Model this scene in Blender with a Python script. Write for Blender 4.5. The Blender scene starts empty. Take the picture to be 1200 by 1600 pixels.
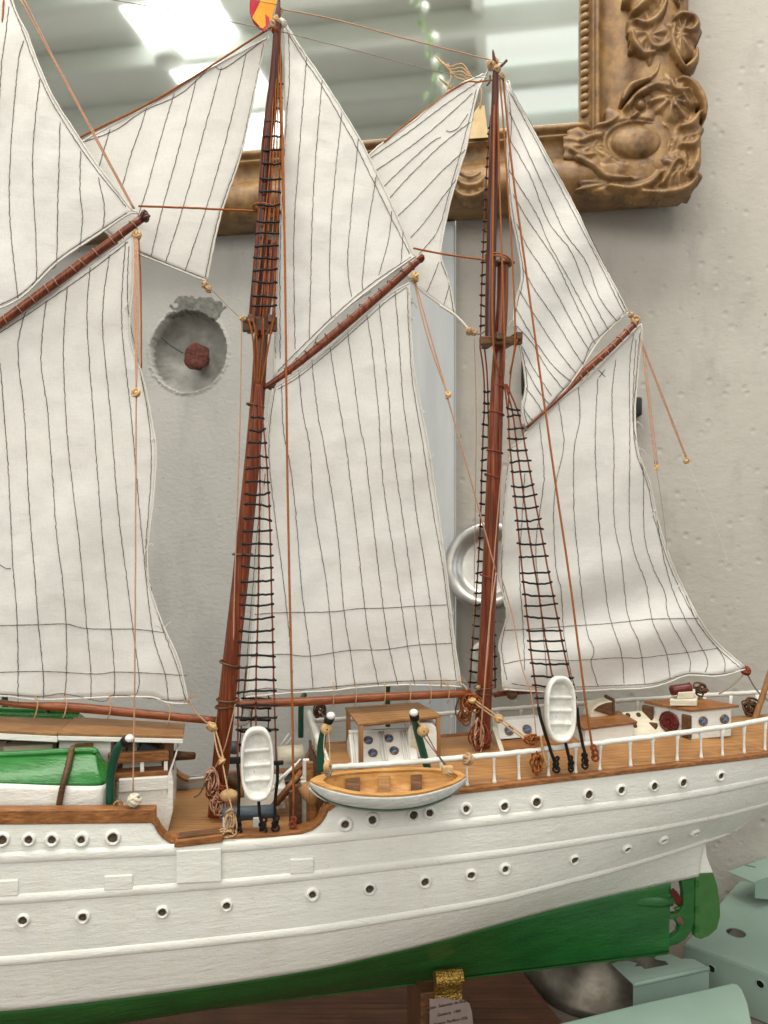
import bpy, bmesh, math, random
import numpy as np
from mathutils import Vector, Matrix, noise
from mathutils.bvhtree import BVHTree
random.seed(7)
SC = bpy.context.scene
COL = SC.collection
R = math.radians

# ------------------------------------------------------------------ camera
ZC = 0.66                       # camera height above the stand's board
F = 1200.0
cam = bpy.data.cameras.new('camera'); co = bpy.data.objects.new('camera', cam); COL.objects.link(co)
co.location = (0, 0, ZC); co.rotation_euler = (R(90), 0, 0)
cam.sensor_fit = 'VERTICAL'; cam.sensor_height = 36; cam.sensor_width = 27; cam.lens = 27
cam.clip_start = 0.02; cam.clip_end = 60
cam.dof.use_dof = True; cam.dof.focus_distance = 0.86; cam.dof.aperture_fstop = 8.5
SC.camera = co
# ------------------------------------------------------------------ light
w = bpy.data.worlds.new('World'); SC.world = w; w.use_nodes = True
bg = w.node_tree.nodes['Background']; bg.inputs[0].default_value = (1.0, 0.975, 0.925, 1); bg.inputs[1].default_value = 0.46
SC.view_settings.view_transform = 'Standard'; SC.view_settings.look = 'None'
SC.view_settings.exposure = 0.36; SC.view_settings.gamma = 1.0
def area(name, loc, target, size, size_y, power, col):
    l = bpy.data.lights.new(name, 'AREA'); l.shape = 'RECTANGLE'; l.size = size; l.size_y = size_y
    l.energy = power; l.color = col
    o = bpy.data.objects.new(name, l); COL.objects.link(o); o.location = loc
    o.rotation_euler = (Vector(target) - Vector(loc)).to_track_quat('-Z', 'Y').to_euler()
    return o
area('overhead_fill', (-0.1, 0.42, ZC + 2.0), (0.0, 0.9, 0.5), 1.8, 1.0, 40, (1.0, 0.955, 0.87))  # added area lamp over the ship, placed outside the mirror's view
area('front_fill', (-0.7, -1.5, ZC + 1.15), (0.0, 1.0, 0.55), 2.2, 0.9, 29, (1.0, 0.96, 0.885))  # added fill lamp behind the camera, kept below what the mirror reflects
area('side_light', (2.3, 0.1, ZC + 0.9), (0.2, 1.0, 0.5), 1.0, 1.4, 6, (0.86, 0.94, 1.0))

# ------------------------------------------------------------------ coordinates
CAM = Vector((0, 0, ZC))
def ray(px, py): return Vector(((px - 600) / F, 1.0, (800 - py) / F))
YAW = R(11)
U = Vector((math.cos(YAW), math.sin(YAW), 0)); N = Vector((math.sin(YAW), -math.cos(YAW), 0))
O0 = Vector((0.406, 1.0, 0))
def S(s, t, z): return O0 + U * s + N * t + Vector((0, 0, z))
def st(P): v = P - O0; return v.dot(U), v.dot(N), P.z
def cp(px, py, t=0.0):                 # a point on the fore-and-aft plane t of the ship
    r = ray(px, py); k = (t - (CAM - O0).dot(N)) / r.dot(N); return CAM + r * k
def dp(px, py, z):                     # a point on a level plane
    r = ray(px, py); return CAM + r * ((z - ZC) / r.z)
WY = R(-10); UA = Vector((math.cos(WY), math.sin(WY), 0)); NP = Vector((math.sin(WY), -math.cos(WY), 0))
W0 = Vector((0, 1.38, 0))
def W(a, z, p=0.0): return W0 + UA * a + NP * p + Vector((0, 0, z))
def wp(px, py, p=0.0):
    r = ray(px, py); k = (p - (CAM - W0).dot(NP)) / r.dot(NP); return CAM + r * k
def waz(px, py, p=0.0):
    P = wp(px, py, p); v = P - W0; return v.dot(UA), P.z
def mirror_pt(px, py, L, p=0.075):     # where a thing stands that is seen at a spot of the looking glass
    P = wp(px, py, p); r = ray(px, py).normalized(); r = r - NP * (2 * r.dot(NP)); return P + r * L

# ------------------------------------------------------------------ materials
def nt(name):
    m = bpy.data.materials.new(name); m.use_nodes = True
    return m, m.node_tree, m.node_tree.nodes['Principled BSDF']
def nd(t, typ, **kw):
    n = t.nodes.new(typ)
    for k, v in kw.items(): setattr(n, k, v)
    return n
def coords(t, scale, rot=(0, 0, 0)):
    tc = nd(t, 'ShaderNodeTexCoord'); mp = nd(t, 'ShaderNodeMapping')
    mp.inputs['Scale'].default_value = scale; mp.inputs['Rotation'].default_value = rot
    t.links.new(tc.outputs['Object'], mp.inputs['Vector']); return mp.outputs['Vector']
def noi(t, vec, sc=1.0, det=4.0, rough=0.55):
    n = nd(t, 'ShaderNodeTexNoise'); n.inputs['Scale'].default_value = sc; n.inputs['Detail'].default_value = det
    n.inputs['Roughness'].default_value = rough; t.links.new(vec, n.inputs['Vector']); return n.outputs['Fac']
def ramp(t, fac, stops):
    n = nd(t, 'ShaderNodeValToRGB'); e = n.color_ramp.elements
    while len(e) < len(stops): e.new(0.5)
    for i, (p, c) in enumerate(stops): e[i].position = p; e[i].color = (*c, 1)
    t.links.new(fac, n.inputs['Fac']); return n.outputs['Color']
def mixc(t, fac, a, b, mode='MIX'):
    n = nd(t, 'ShaderNodeMix', data_type='RGBA', blend_type=mode)
    for sk, v in ((n.inputs[0], fac), (n.inputs[6], a), (n.inputs[7], b)):
        if isinstance(v, (int, float)): sk.default_value = v
        elif isinstance(v, tuple): sk.default_value = (*v, 1)
        else: t.links.new(v, sk)
    return n.outputs[2]
def bump(t, b, h, strength, dist):
    n = nd(t, 'ShaderNodeBump'); n.inputs['Strength'].default_value = strength; n.inputs['Distance'].default_value = dist
    t.links.new(h, n.inputs['Height'])
    src = b.inputs['Normal'].links[0].from_socket if b.inputs['Normal'].links else None
    if src: t.links.new(src, n.inputs['Normal'])
    t.links.new(n.outputs['Normal'], b.inputs['Normal'])
def gen(name, c1, c2, scale, rough=0.5, bst=0.3, bd=0.001, metal=0.0, spec=0.4, rot=(0, 0, 0), lo=0.35, hi=0.65, rough2=None, specks=None):
    m, t, b = nt(name)
    v = coords(t, scale, rot); n = noi(t, v, 1, 5, 0.6)
    c = ramp(t, n, [(lo, c1), (hi, c2)])
    if specks:
        v2 = coords(t, (specks[1],) * 3); n2 = noi(t, v2, 1, 3, 0.6)
        c = mixc(t, ramp(t, n2, [(specks[2], (0, 0, 0)), (specks[2] + 0.04, (1, 1, 1))]), c, specks[0])
    t.links.new(c, b.inputs['Base Color'])
    b.inputs['Roughness'].default_value = rough; b.inputs['Metallic'].default_value = metal
    b.inputs['Specular IOR Level'].default_value = spec
    if rough2 is not None:
        n3 = noi(t, coords(t, (60, 60, 60)), 1, 3)
        mr = nd(t, 'ShaderNodeMapRange'); mr.inputs[3].default_value = rough; mr.inputs[4].default_value = rough2
        t.links.new(n3, mr.inputs[0]); t.links.new(mr.outputs[0], b.inputs['Roughness'])
    if bst: bump(t, b, n, bst, bd)
    return m
M = {}
def white_paint(name, base, rot=(0, 0, -YAW)):
    m, t, b = nt(name)
    g = noi(t, coords(t, (14, 260, 260), rot), 1, 5, 0.65)         # brushed along the grain of the wood
    p = noi(t, coords(t, (9, 9, 9)), 1, 4, 0.6)
    s = noi(t, coords(t, (150, 150, 150)), 1, 4, 0.7)
    c = ramp(t, p, [(0.3, tuple(x * 0.9 for x in base)), (0.7, base)])
    c = mixc(t, ramp(t, g, [(0.25, (0.5, 0.5, 0.5)), (0.36, (0, 0, 0))]), c, (0.44, 0.40, 0.31))
    c = mixc(t, ramp(t, s, [(0.66, (0, 0, 0)), (0.78, (0.42, 0.42, 0.42))]), c, (0.38, 0.32, 0.22))
    cn = noi(t, coords(t, (0.35, 75, 75), rot), 1, 0, 0.4); br = noi(t, coords(t, (22, 22, 22)), 1, 3)      # cracks along the planks
    cm = ramp(t, cn, [(0.492, (0, 0, 0)), (0.498, (1, 1, 1)), (0.502, (1, 1, 1)), (0.508, (0, 0, 0))]); bm_ = ramp(t, br, [(0.5, (0, 0, 0)), (0.62, (0.38, 0.38, 0.38))])
    ck = mixc(t, 1.0, cm, bm_, 'MULTIPLY'); c = mixc(t, ck, c, (0.30, 0.26, 0.19))
    st2 = noi(t, coords(t, (30, 30, 7)), 1, 5, 0.7)                # grime and yellowing
    c = mixc(t, ramp(t, st2, [(0.52, (0, 0, 0)), (0.8, (0.26, 0.26, 0.26))]), c, (0.55, 0.47, 0.31))
    t.links.new(c, b.inputs['Base Color']); b.inputs['Roughness'].default_value = 0.42
    b.inputs['Specular IOR Level'].default_value = 0.35
    bump(t, b, g, 0.42, 0.0020); bump(t, b, s, 0.45, 0.0012)
    lg = noi(t, coords(t, (5, 110, 110), rot), 1, 3, 0.5); bump(t, b, lg, 0.25, 0.003)
    return m
M['hull'] = white_paint('hull white paint', (0.72, 0.715, 0.66))
M['white'] = white_paint('white paint', (0.78, 0.765, 0.71))
M['raft'] = gen('glossy white enamel', (0.55, 0.535, 0.47), (0.74, 0.735, 0.70), (70, 70, 70), 0.36, 0.6, 0.002, specks=((0.3, 0.27, 0.22), 170, 0.7))
def green_paint():
    m, t, b = nt('green hull paint')
    n = noi(t, coords(t, (20, 20, 60)), 1, 5, 0.6); g = noi(t, coords(t, (18, 200, 200), (0, 0, -YAW)), 1, 5)
    s = noi(t, coords(t, (200, 200, 200)), 1, 2)
    c = ramp(t, n, [(0.3, (0.009, 0.080, 0.016)), (0.7, (0.018, 0.125, 0.024))])
    c = mixc(t, ramp(t, s, [(0.72, (0, 0, 0)), (0.78, (0.7, 0.7, 0.7))]), c, (0.18, 0.28, 0.18))
    t.links.new(c, b.inputs['Base Color']); b.inputs['Roughness'].default_value = 0.3
    bump(t, b, g, 0.45, 0.002); return m
M['green'] = green_paint()
M['green_gloss'] = gen('glossy green enamel', (0.015, 0.13, 0.02), (0.03, 0.18, 0.035), (40, 120, 120), 0.22, 0.5, 0.0016)
M['green_rudder'] = gen('flat green paint', (0.034, 0.12, 0.026), (0.046, 0.145, 0.034), (80, 80, 80), 0.6, 0.2, 0.0005)
M['dark_green'] = gen('dark green tube', (0.004, 0.05, 0.028), (0.008, 0.075, 0.045), (60, 60, 20), 0.3, 0.1, 0.0005)
def varnish(name, c1, c2, c3, scale, rough=0.3, rot=(0, 0, 0)):
    m, t, b = nt(name)
    g = noi(t, coords(t, scale, rot), 1, 6, 0.65); p = noi(t, coords(t, (25, 25, 12)), 1, 3)
    c = ramp(t, g, [(0.3, c1), (0.5, c2), (0.72, c3)])
    c = mixc(t, ramp(t, p, [(0.4, (0, 0, 0)), (0.7, (0.55, 0.55, 0.55))]), c, c1)
    t.links.new(c, b.inputs['Base Color']); b.inputs['Roughness'].default_value = rough; b.inputs['Specular IOR Level'].default_value = 0.32
    bump(t, b, g, 0.3, 0.0009); return m
M['mast'] = varnish('red varnished mast wood', (0.055, 0.011, 0.004), (0.155, 0.032, 0.009), (0.30, 0.08, 0.023), (420, 420, 14), 0.27)
M['mast_dark'] = varnish('dark varnished topmast wood', (0.026, 0.007, 0.005), (0.075, 0.018, 0.010), (0.15, 0.042, 0.020), (420, 420, 14), 0.3)
M['boom'] = varnish('orange varnished boom wood', (0.12, 0.030, 0.010), (0.22, 0.060, 0.018), (0.32, 0.105, 0.034), (16, 380, 380), 0.33, (0, 0, -YAW))
M['rail'] = varnish('varnished rail wood', (0.11, 0.038, 0.012), (0.28, 0.112, 0.034), (0.41, 0.195, 0.068), (18, 420, 420), 0.42, (0, 0, -YAW))
M['wood'] = varnish('light brown wood', (0.18, 0.08, 0.028), (0.29, 0.145, 0.054), (0.39, 0.21, 0.085), (28, 420, 420), 0.5, (0, 0, -YAW))
M['wood_v'] = varnish('light brown upright wood', (0.19, 0.085, 0.03), (0.34, 0.17, 0.065), (0.44, 0.24, 0.10), (420, 420, 28), 0.5)
M['dark_wood'] = varnish('dark brown wood', (0.05, 0.024, 0.012), (0.12, 0.055, 0.024), (0.2, 0.10, 0.045), (60, 300, 300), 0.5)
M['boat_wood'] = varnish('honey coloured boat wood', (0.34, 0.145, 0.038), (0.53, 0.27, 0.08), (0.66, 0.41, 0.165), (26, 220, 220), 0.4, (0, 0, -YAW))
M['board'] = varnish('stand board wood', (0.05, 0.02, 0.01), (0.105, 0.042, 0.02), (0.16, 0.07, 0.033), (6, 190, 190), 0.34, (0, 0, -YAW))
def deck_mat():
    m, t, b = nt('planked deck wood')
    v = coords(t, (22, 420, 420), (0, 0, -YAW)); g = noi(t, v, 1, 6, 0.62); p = noi(t, coords(t, (16, 16, 16)), 1, 4)
    c = ramp(t, g, [(0.3, (0.22, 0.094, 0.030)), (0.5, (0.37, 0.18, 0.060)), (0.7, (0.44, 0.235, 0.088))])
    c = mixc(t, ramp(t, p, [(0.45, (0, 0, 0)), (0.75, (0.45, 0.45, 0.45))]), c, (0.2, 0.085, 0.03))
    tc = nd(t, 'ShaderNodeTexCoord'); mp = nd(t, 'ShaderNodeMapping'); mp.inputs['Rotation'].default_value = (0, 0, -YAW)
    t.links.new(tc.outputs['Object'], mp.inputs['Vector']); sx = nd(t, 'ShaderNodeSeparateXYZ'); t.links.new(mp.outputs[0], sx.inputs[0])
    d1 = nd(t, 'ShaderNodeMath', operation='DIVIDE'); d1.inputs[1].default_value = 0.0062; t.links.new(sx.outputs[1], d1.inputs[0])
    fr = nd(t, 'ShaderNodeMath', operation='FRACT'); t.links.new(d1.outputs[0], fr.inputs[0])
    lt = nd(t, 'ShaderNodeMath', operation='LESS_THAN'); lt.inputs[1].default_value = 0.1; t.links.new(fr.outputs[0], lt.inputs[0])
    ml = nd(t, 'ShaderNodeMath', operation='MULTIPLY'); ml.inputs[1].default_value = 0.55; t.links.new(lt.outputs[0], ml.inputs[0])
    c = mixc(t, ml.outputs[0], c, (0.10, 0.042, 0.016))
    t.links.new(c, b.inputs['Base Color']); b.inputs['Roughness'].default_value = 0.55
    bump(t, b, g, 0.2, 0.0006); return m
M['deck'] = deck_mat()
def cloth():
    m, t, b = nt('sail cloth')
    wv = noi(t, coords(t, (1500, 1500, 140)), 1, 2); wh = noi(t, coords(t, (140, 140, 1500)), 1, 2)
    ad = nd(t, 'ShaderNodeMath', operation='ADD'); t.links.new(wv, ad.inputs[0]); t.links.new(wh, ad.inputs[1])
    p = noi(t, coords(t, (7, 7, 7)), 1, 5, 0.6)
    c = ramp(t, p, [(0.3, (0.82, 0.80, 0.755)), (0.7, (0.87, 0.86, 0.83))])
    c = mixc(t, 0.12, c, ramp(t, wv, [(0.3, (0.45, 0.42, 0.37)), (0.7, (1, 1, 1))]), 'MULTIPLY')
    c = mixc(t, 0.12, c, ramp(t, wh, [(0.3, (0.45, 0.42, 0.37)), (0.7, (1, 1, 1))]), 'MULTIPLY')
    t.links.new(c, b.inputs['Base Color']); b.inputs['Roughness'].default_value = 0.85
    b.inputs['Specular IOR Level'].default_value = 0.15
    bump(t, b, ad.outputs[0], 0.3, 0.0005)
    cr = noi(t, coords(t, (26, 26, 60)), 1, 4, 0.5); bump(t, b, cr, 0.26, 0.004)
    wv2 = noi(t, coords(t, (90, 90, 700)), 1, 3, 0.6); bump(t, b, wv2, 0.22, 0.0006)
    tr = nd(t, 'ShaderNodeBsdfTranslucent'); t.links.new(c, tr.inputs['Color'])
    mx = nd(t, 'ShaderNodeMixShader'); mx.inputs[0].default_value = 0.3
    out = t.nodes['Material Output']
    t.links.new(b.outputs[0], mx.inputs[1]); t.links.new(tr.outputs[0], mx.inputs[2]); t.links.new(mx.outputs[0], out.inputs['Surface'])
    return m
M['cloth'] = cloth()
def rope(name, c1, c2): return gen(name, c1, c2, (900, 900, 900), 0.85, 0.8, 0.0012, spec=0.15)
M['thread'] = rope('dark grey sewing thread', (0.075, 0.060, 0.046), (0.16, 0.13, 0.10))
M['orange'] = rope('orange brown rigging line', (0.20, 0.056, 0.014), (0.40, 0.14, 0.042))
M['redline'] = rope('rust red shroud line', (0.13, 0.030, 0.014), (0.26, 0.07, 0.034))
M['tan'] = rope('tan twine', (0.34, 0.20, 0.10), (0.56, 0.38, 0.22))
M['pink'] = rope('pale brown cord', (0.36, 0.19, 0.12), (0.54, 0.32, 0.21))
M['grey_line'] = rope('fine grey line', (0.20, 0.16, 0.12), (0.34, 0.28, 0.21))
M['black'] = gen('black waxed cord', (0.006, 0.005, 0.005), (0.016, 0.014, 0.013), (400, 400, 400), 0.6, 0.5, 0.001, spec=0.2)
M['boltrope'] = rope('white bolt rope', (0.60, 0.56, 0.49), (0.75, 0.72, 0.66))
M['block'] = gen('pale wooden block', (0.42, 0.25, 0.10), (0.6, 0.40, 0.19), (180, 180, 180), 0.5, 0.4, 0.001)
M['hole'] = gen('dark porthole inside', (0.02, 0.014, 0.008), (0.10, 0.065, 0.032), (500, 500, 500), 0.7, 0.4, 0.001)
M['blue'] = gen('blue glass', (0.02, 0.045, 0.12), (0.12, 0.24, 0.42), (260, 260, 260), 0.12, 0.2, 0.0008, lo=0.4, hi=0.6)
M['brass'] = gen('brown brass ring', (0.16, 0.075, 0.04), (0.30, 0.16, 0.09), (300, 300, 300), 0.35, 0.4, 0.0006, metal=0.5)
M['slate'] = gen('slate blue paint', (0.055, 0.075, 0.095), (0.09, 0.115, 0.135), (60, 300, 300), 0.5, 0.4, 0.001)
M['darkred'] = gen('dark red paint', (0.075, 0.007, 0.006), (0.13, 0.015, 0.012), (120, 120, 120), 0.35, 0.2, 0.0005)
M['cream'] = gen('cream wood', (0.55, 0.49, 0.36), (0.68, 0.62, 0.49), (40, 260, 260), 0.55, 0.5, 0.001)
M['flag_red'] = gen('flag red', (0.42, 0.012, 0.03), (0.5, 0.02, 0.04), (90, 90, 90), 0.7, 0.1, 0.0004)
M['flag_yellow'] = gen('flag yellow', (0.72, 0.28, 0.015), (0.8, 0.34, 0.02), (90, 90, 90), 0.7, 0.1, 0.0004)
M['gold'] = gen('gold glitter paint', (0.20, 0.10, 0.018), (0.62, 0.40, 0.10), (420, 420, 420), 0.28, 0.9, 0.003, metal=0.75, lo=0.42, hi=0.6, specks=((0.30, 0.03, 0.03), 90, 0.66))
M['paper'] = gen('mauve grey paper', (0.21, 0.155, 0.138), (0.25, 0.19, 0.17), (40, 40, 40), 0.6, 0.05, 0.0003)
M['ink'] = gen('black ink', (0.02, 0.016, 0.015), (0.03, 0.022, 0.02), (40, 40, 40), 0.7, 0.0)
M['bracket'] = gen('pale green enamelled steel', (0.225, 0.315, 0.262), (0.255, 0.345, 0.288), (14, 14, 14), 0.3, 0.06, 0.0006, rough2=0.55, specks=((0.62, 0.68, 0.62), 130, 0.73))
M['bracket_in'] = gen('shaded steel inside', (0.10, 0.14, 0.12), (0.14, 0.19, 0.16), (20, 20, 20), 0.5, 0.05, 0.0005)  # darker bracket green, the shade inside the slot put into the colour
M['pewter'] = gen('tarnished metal', (0.11, 0.094, 0.074), (0.26, 0.235, 0.195), (18, 18, 26), 0.44, 0.35, 0.002, metal=0.8, specks=((0.75, 0.73, 0.7), 110, 0.74))
M['alu'] = gen('brushed aluminium', (0.42, 0.41, 0.385), (0.56, 0.55, 0.52), (30, 30, 30), 0.38, 0.2, 0.001, metal=0.9)
M['rust'] = gen('rusty iron', (0.055, 0.016, 0.011), (0.16, 0.045, 0.03), (140, 140, 140), 0.8, 0.9, 0.004)
M['plug'] = gen('black plastic', (0.012, 0.012, 0.013), (0.02, 0.02, 0.02), (50, 50, 50), 0.4, 0.0)
M['tag'] = gen('yellowed card', (0.46, 0.33, 0.16), (0.55, 0.41, 0.22), (60, 60, 60), 0.7, 0.1, 0.0005)
M['leaf'] = gen('pale green leaf', (0.12, 0.28, 0.06), (0.22, 0.42, 0.12), (80, 80, 80), 0.5, 0.1, 0.0005)
M['crystal'] = gen('white glass bead', (0.75, 0.8, 0.76), (0.85, 0.9, 0.86), (80, 80, 80), 0.15, 0.0)
def frame_mat():
    m, t, b = nt('old gilt frame')
    n = noi(t, coords(t, (30, 30, 30)), 1, 6, 0.65); g = noi(t, coords(t, (120, 120, 9)), 1, 4)
    c = ramp(t, n, [(0.3, (0.07, 0.032, 0.011)), (0.5, (0.19, 0.10, 0.033)), (0.72, (0.34, 0.195, 0.064))])
    c = mixc(t, ramp(t, g, [(0.5, (0, 0, 0)), (0.8, (0.4, 0.4, 0.4))]), c, (0.27, 0.19, 0.12))
    du = noi(t, coords(t, (14, 14, 14)), 1, 6, 0.75); c = mixc(t, ramp(t, du, [(0.45, (0, 0, 0)), (0.7, (0.25, 0.25, 0.25))]), c, (0.28, 0.19, 0.095))
    t.links.new(c, b.inputs['Base Color']); b.inputs['Roughness'].default_value = 0.5; b.inputs['Metallic'].default_value = 0.12
    bump(t, b, n, 0.35, 0.002); return m
M['frame'] = frame_mat()
def mirror_mat():
    m, t, b = nt('looking glass')
    b.inputs['Base Color'].default_value = (0.90, 0.92, 0.88, 1); b.inputs['Metallic'].default_value = 1
    n = noi(t, coords(t, (10, 10, 10)), 1, 4)
    mr = nd(t, 'ShaderNodeMapRange'); mr.inputs[3].default_value = 0.02; mr.inputs[4].default_value = 0.075
    t.links.new(n, mr.inputs[0]); t.links.new(mr.outputs[0], b.inputs['Roughness']); return m
M['mirror'] = mirror_mat()
def wall_mat(name, c1, c2, fine, pits):
    m, t, b = nt(name)
    p = noi(t, coords(t, (5, 5, 5)), 1, 5, 0.6); f = noi(t, coords(t, (fine, fine, fine * 1.4)), 1, 4, 0.6)
    c = ramp(t, p, [(0.3, c1), (0.7, c2)])
    st_ = noi(t, coords(t, (11, 11, 4)), 1, 6, 0.7); c = mixc(t, ramp(t, st_, [(0.52, (0, 0, 0)), (0.75, (0.55, 0.55, 0.55))]), c, tuple(x * 0.72 for x in c1))
    d = noi(t, coords(t, (85, 85, 85)), 1, 3, 0.6)
    c = mixc(t, ramp(t, d, [(0.69, (0, 0, 0)), (0.75, (0.6, 0.6, 0.6))]), c, tuple(x * 0.5 for x in c1))
    t.links.new(c, b.inputs['Base Color']); b.inputs['Roughness'].default_value = 0.85; b.inputs['Specular IOR Level'].default_value = 0.2
    bump(t, b, f, 0.42 if not pits else 0.42, 0.003)
    if pits:
        v = nd(t, 'ShaderNodeTexVoronoi'); v.inputs['Scale'].default_value = pits
        tc = nd(t, 'ShaderNodeTexCoord'); t.links.new(tc.outputs['Object'], v.inputs['Vector'])
        bump(t, b, ramp(t, v.outputs['Distance'], [(0.0, (0, 0, 0)), (0.22, (1, 1, 1))]), 0.5, 0.003)
    return m
M['wall_l'] = wall_mat('grey white plaster', (0.41, 0.40, 0.375), (0.48, 0.47, 0.44), 110, 0)
M['wall_r'] = wall_mat('beige plaster', (0.40, 0.372, 0.328), (0.465, 0.435, 0.39), 60, 34)
M['strip'] = gen('bluish white paint', (0.44, 0.46, 0.47), (0.53, 0.55, 0.56), (30, 30, 4), 0.6, 0.2, 0.001)
M['cement'] = gen('grey cement', (0.20, 0.195, 0.175), (0.38, 0.37, 0.34), (24, 24, 24), 0.5, 0.9, 0.004)
M['cement_dark'] = gen('rough mortar', (0.15, 0.148, 0.135), (0.27, 0.265, 0.24), (90, 90, 90), 0.9, 1.0, 0.006)
M['floor'] = gen('unseen dark concrete floor added to block light from below', (0.16, 0.15, 0.14), (0.22, 0.21, 0.19), (3, 3, 3), 0.8, 0.2, 0.002)
M['table'] = gen('dusty grey brown table', (0.16, 0.13, 0.105), (0.23, 0.19, 0.155), (12, 12, 12), 0.7, 0.3, 0.002)
M['roof'] = gen('pale grey green roof sheet', (0.76, 0.785, 0.73), (0.82, 0.84, 0.785), (2, 2, 2), 0.6, 0.05, 0.002)
M['purlin'] = gen('grey green steel purlin', (0.62, 0.65, 0.60), (0.68, 0.70, 0.66), (3, 3, 3), 0.5, 0.05, 0.002)
def emit(name, col, s):
    m, t, b = nt(name); b.inputs['Base Color'].default_value = (0.8, 0.8, 0.8, 1)
    b.inputs['Emission Color'].default_value = (*col, 1); b.inputs['Emission Strength'].default_value = s; return m
M['glowing_roof'] = emit('translucent roof sheet with added glow', (0.93, 1.0, 0.93), 0.5)  # emission added to brighten the roof as the mirror shows it
M['skylight'] = emit('daylit roof panel', (0.97, 1.0, 0.97), 3.0)

# ------------------------------------------------------------------ mesh helpers
LOC = {}
def root(name, loc, label, cat, group=None):
    o = bpy.data.objects.new(name, None); COL.objects.link(o); o.location = loc; o.empty_display_size = 0.02
    LOC[o.name] = Vector(loc); o['label'] = label; o['category'] = cat
    if group: o['group'] = group
    return o
def tag(o, label, cat, group=None):
    o['label'] = label; o['category'] = cat
    if group: o['group'] = group
    return o
def make(name, vs, fs, mat, parent=None, smooth=True, solid=0, bevel=0, kind=None, base=False):
    vs = [Vector(v) for v in vs]
    lo = Vector([min(v[i] for v in vs) for i in range(3)]); hi = Vector([max(v[i] for v in vs) for i in range(3)])
    c = (lo + hi) / 2
    if base: c.z = lo.z
    me = bpy.data.meshes.new(name); me.from_pydata([tuple(v - c) for v in vs], [], fs); me.update()
    bm = bmesh.new(); bm.from_mesh(me); bmesh.ops.recalc_face_normals(bm, faces=bm.faces); bm.to_mesh(me); bm.free()
    if smooth: me.polygons.foreach_set('use_smooth', [True] * len(me.polygons))
    mats = mat if isinstance(mat, (list, tuple)) else [mat]
    for k in mats: me.materials.append(M[k])
    o = bpy.data.objects.new(name, me); COL.objects.link(o)
    o.location = c - (LOC[parent.name] if parent else Vector())
    LOC[o.name] = c
    if parent: o.parent = parent
    if kind: o['kind'] = kind
    if bevel:
        b = o.modifiers.new('bevel', 'BEVEL'); b.width = bevel; b.segments = 2; b.limit_method = 'ANGLE'; b.angle_limit = R(40)
    if solid:
        s = o.modifiers.new('solid', 'SOLIDIFY'); s.thickness = abs(solid); s.offset = 0
    return o
def geo():
    return [], []
def join(*gs):
    V, Fs = [], []
    for v, f in gs:
        k = len(V); V += list(v); Fs += [tuple(i + k for i in q) for q in f]
    return V, Fs
def tube(pts, r, n=7, cap=True, closed=False):
    pts = [Vector(p) for p in pts]; m = len(pts)
    rr = [r] * m if isinstance(r, (int, float)) else list(r)
    tg = []
    for i in range(m):
        a = pts[(i - 1) % m] if (closed or i > 0) else pts[i]; b = pts[(i + 1) % m] if (closed or i < m - 1) else pts[i]
        d = (b - a); tg.append(d.normalized() if d.length > 1e-9 else Vector((0, 0, 1)))
    nrm = tg[0].orthogonal().normalized(); V, Fs = [], []
    for i in range(m):
        nrm = (nrm - tg[i] * nrm.dot(tg[i])); nrm = nrm.normalized() if nrm.length > 1e-6 else tg[i].orthogonal().normalized()
        bn = tg[i].cross(nrm)
        for j in range(n):
            a = 2 * math.pi * j / n; V.append(pts[i] + (nrm * math.cos(a) + bn * math.sin(a)) * rr[i])
    L = m if closed else m - 1
    for i in range(L):
        for j in range(n):
            a, b = i * n + j, i * n + (j + 1) % n; c, d = ((i + 1) % m) * n + (j + 1) % n, ((i + 1) % m) * n + j
            Fs.append((a, b, c, d))
    if cap and not closed: Fs.append(tuple(range(n))); Fs.append(tuple(range((m - 1) * n, m * n)))
    return V, Fs
def smoothpts(P, k=6, closed=False):
    P = [Vector(p) for p in P]; n = len(P); out = []
    for i in range(n if closed else n - 1):
        p0 = P[(i - 1) % n] if (closed or i > 0) else P[i]; p1 = P[i]; p2 = P[(i + 1) % n]; p3 = P[(i + 2) % n] if (closed or i < n - 2) else p2
        for j in range(k):
            t = j / k; t2 = t * t; t3 = t2 * t
            out.append(0.5 * ((2 * p1) + (p2 - p0) * t + (2 * p0 - 5 * p1 + 4 * p2 - p3) * t2 + (3 * p1 - p0 - 3 * p2 + p3) * t3))
    if not closed: out.append(P[-1])
    return out
def box(c, ex, ey, ez):                # centre and three half-edge vectors
    c = Vector(c); V = [c + ex * a + ey * b + ez * d for a in (-1, 1) for b in (-1, 1) for d in (-1, 1)]
    return V, [(0, 1, 3, 2), (4, 6, 7, 5), (0, 4, 5, 1), (2, 3, 7, 6), (0, 2, 6, 4), (1, 5, 7, 3)]
ZV = Vector((0, 0, 1))
def sbox(s0, s1, t0, t1, z0, z1):      # a box in the ship's own directions
    return box(S((s0 + s1) / 2, (t0 + t1) / 2, (z0 + z1) / 2), U * abs(s1 - s0) / 2, N * abs(t1 - t0) / 2, ZV * abs(z1 - z0) / 2)
def prism(poly, d):                    # polygon of points pushed along d
    n = len(poly); poly = [Vector(p) for p in poly]; V = poly + [p + Vector(d) for p in poly]
    return V, [tuple(range(n)), tuple(range(2 * n - 1, n - 1, -1))] + [(i, (i + 1) % n, n + (i + 1) % n, n + i) for i in range(n)]
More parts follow.
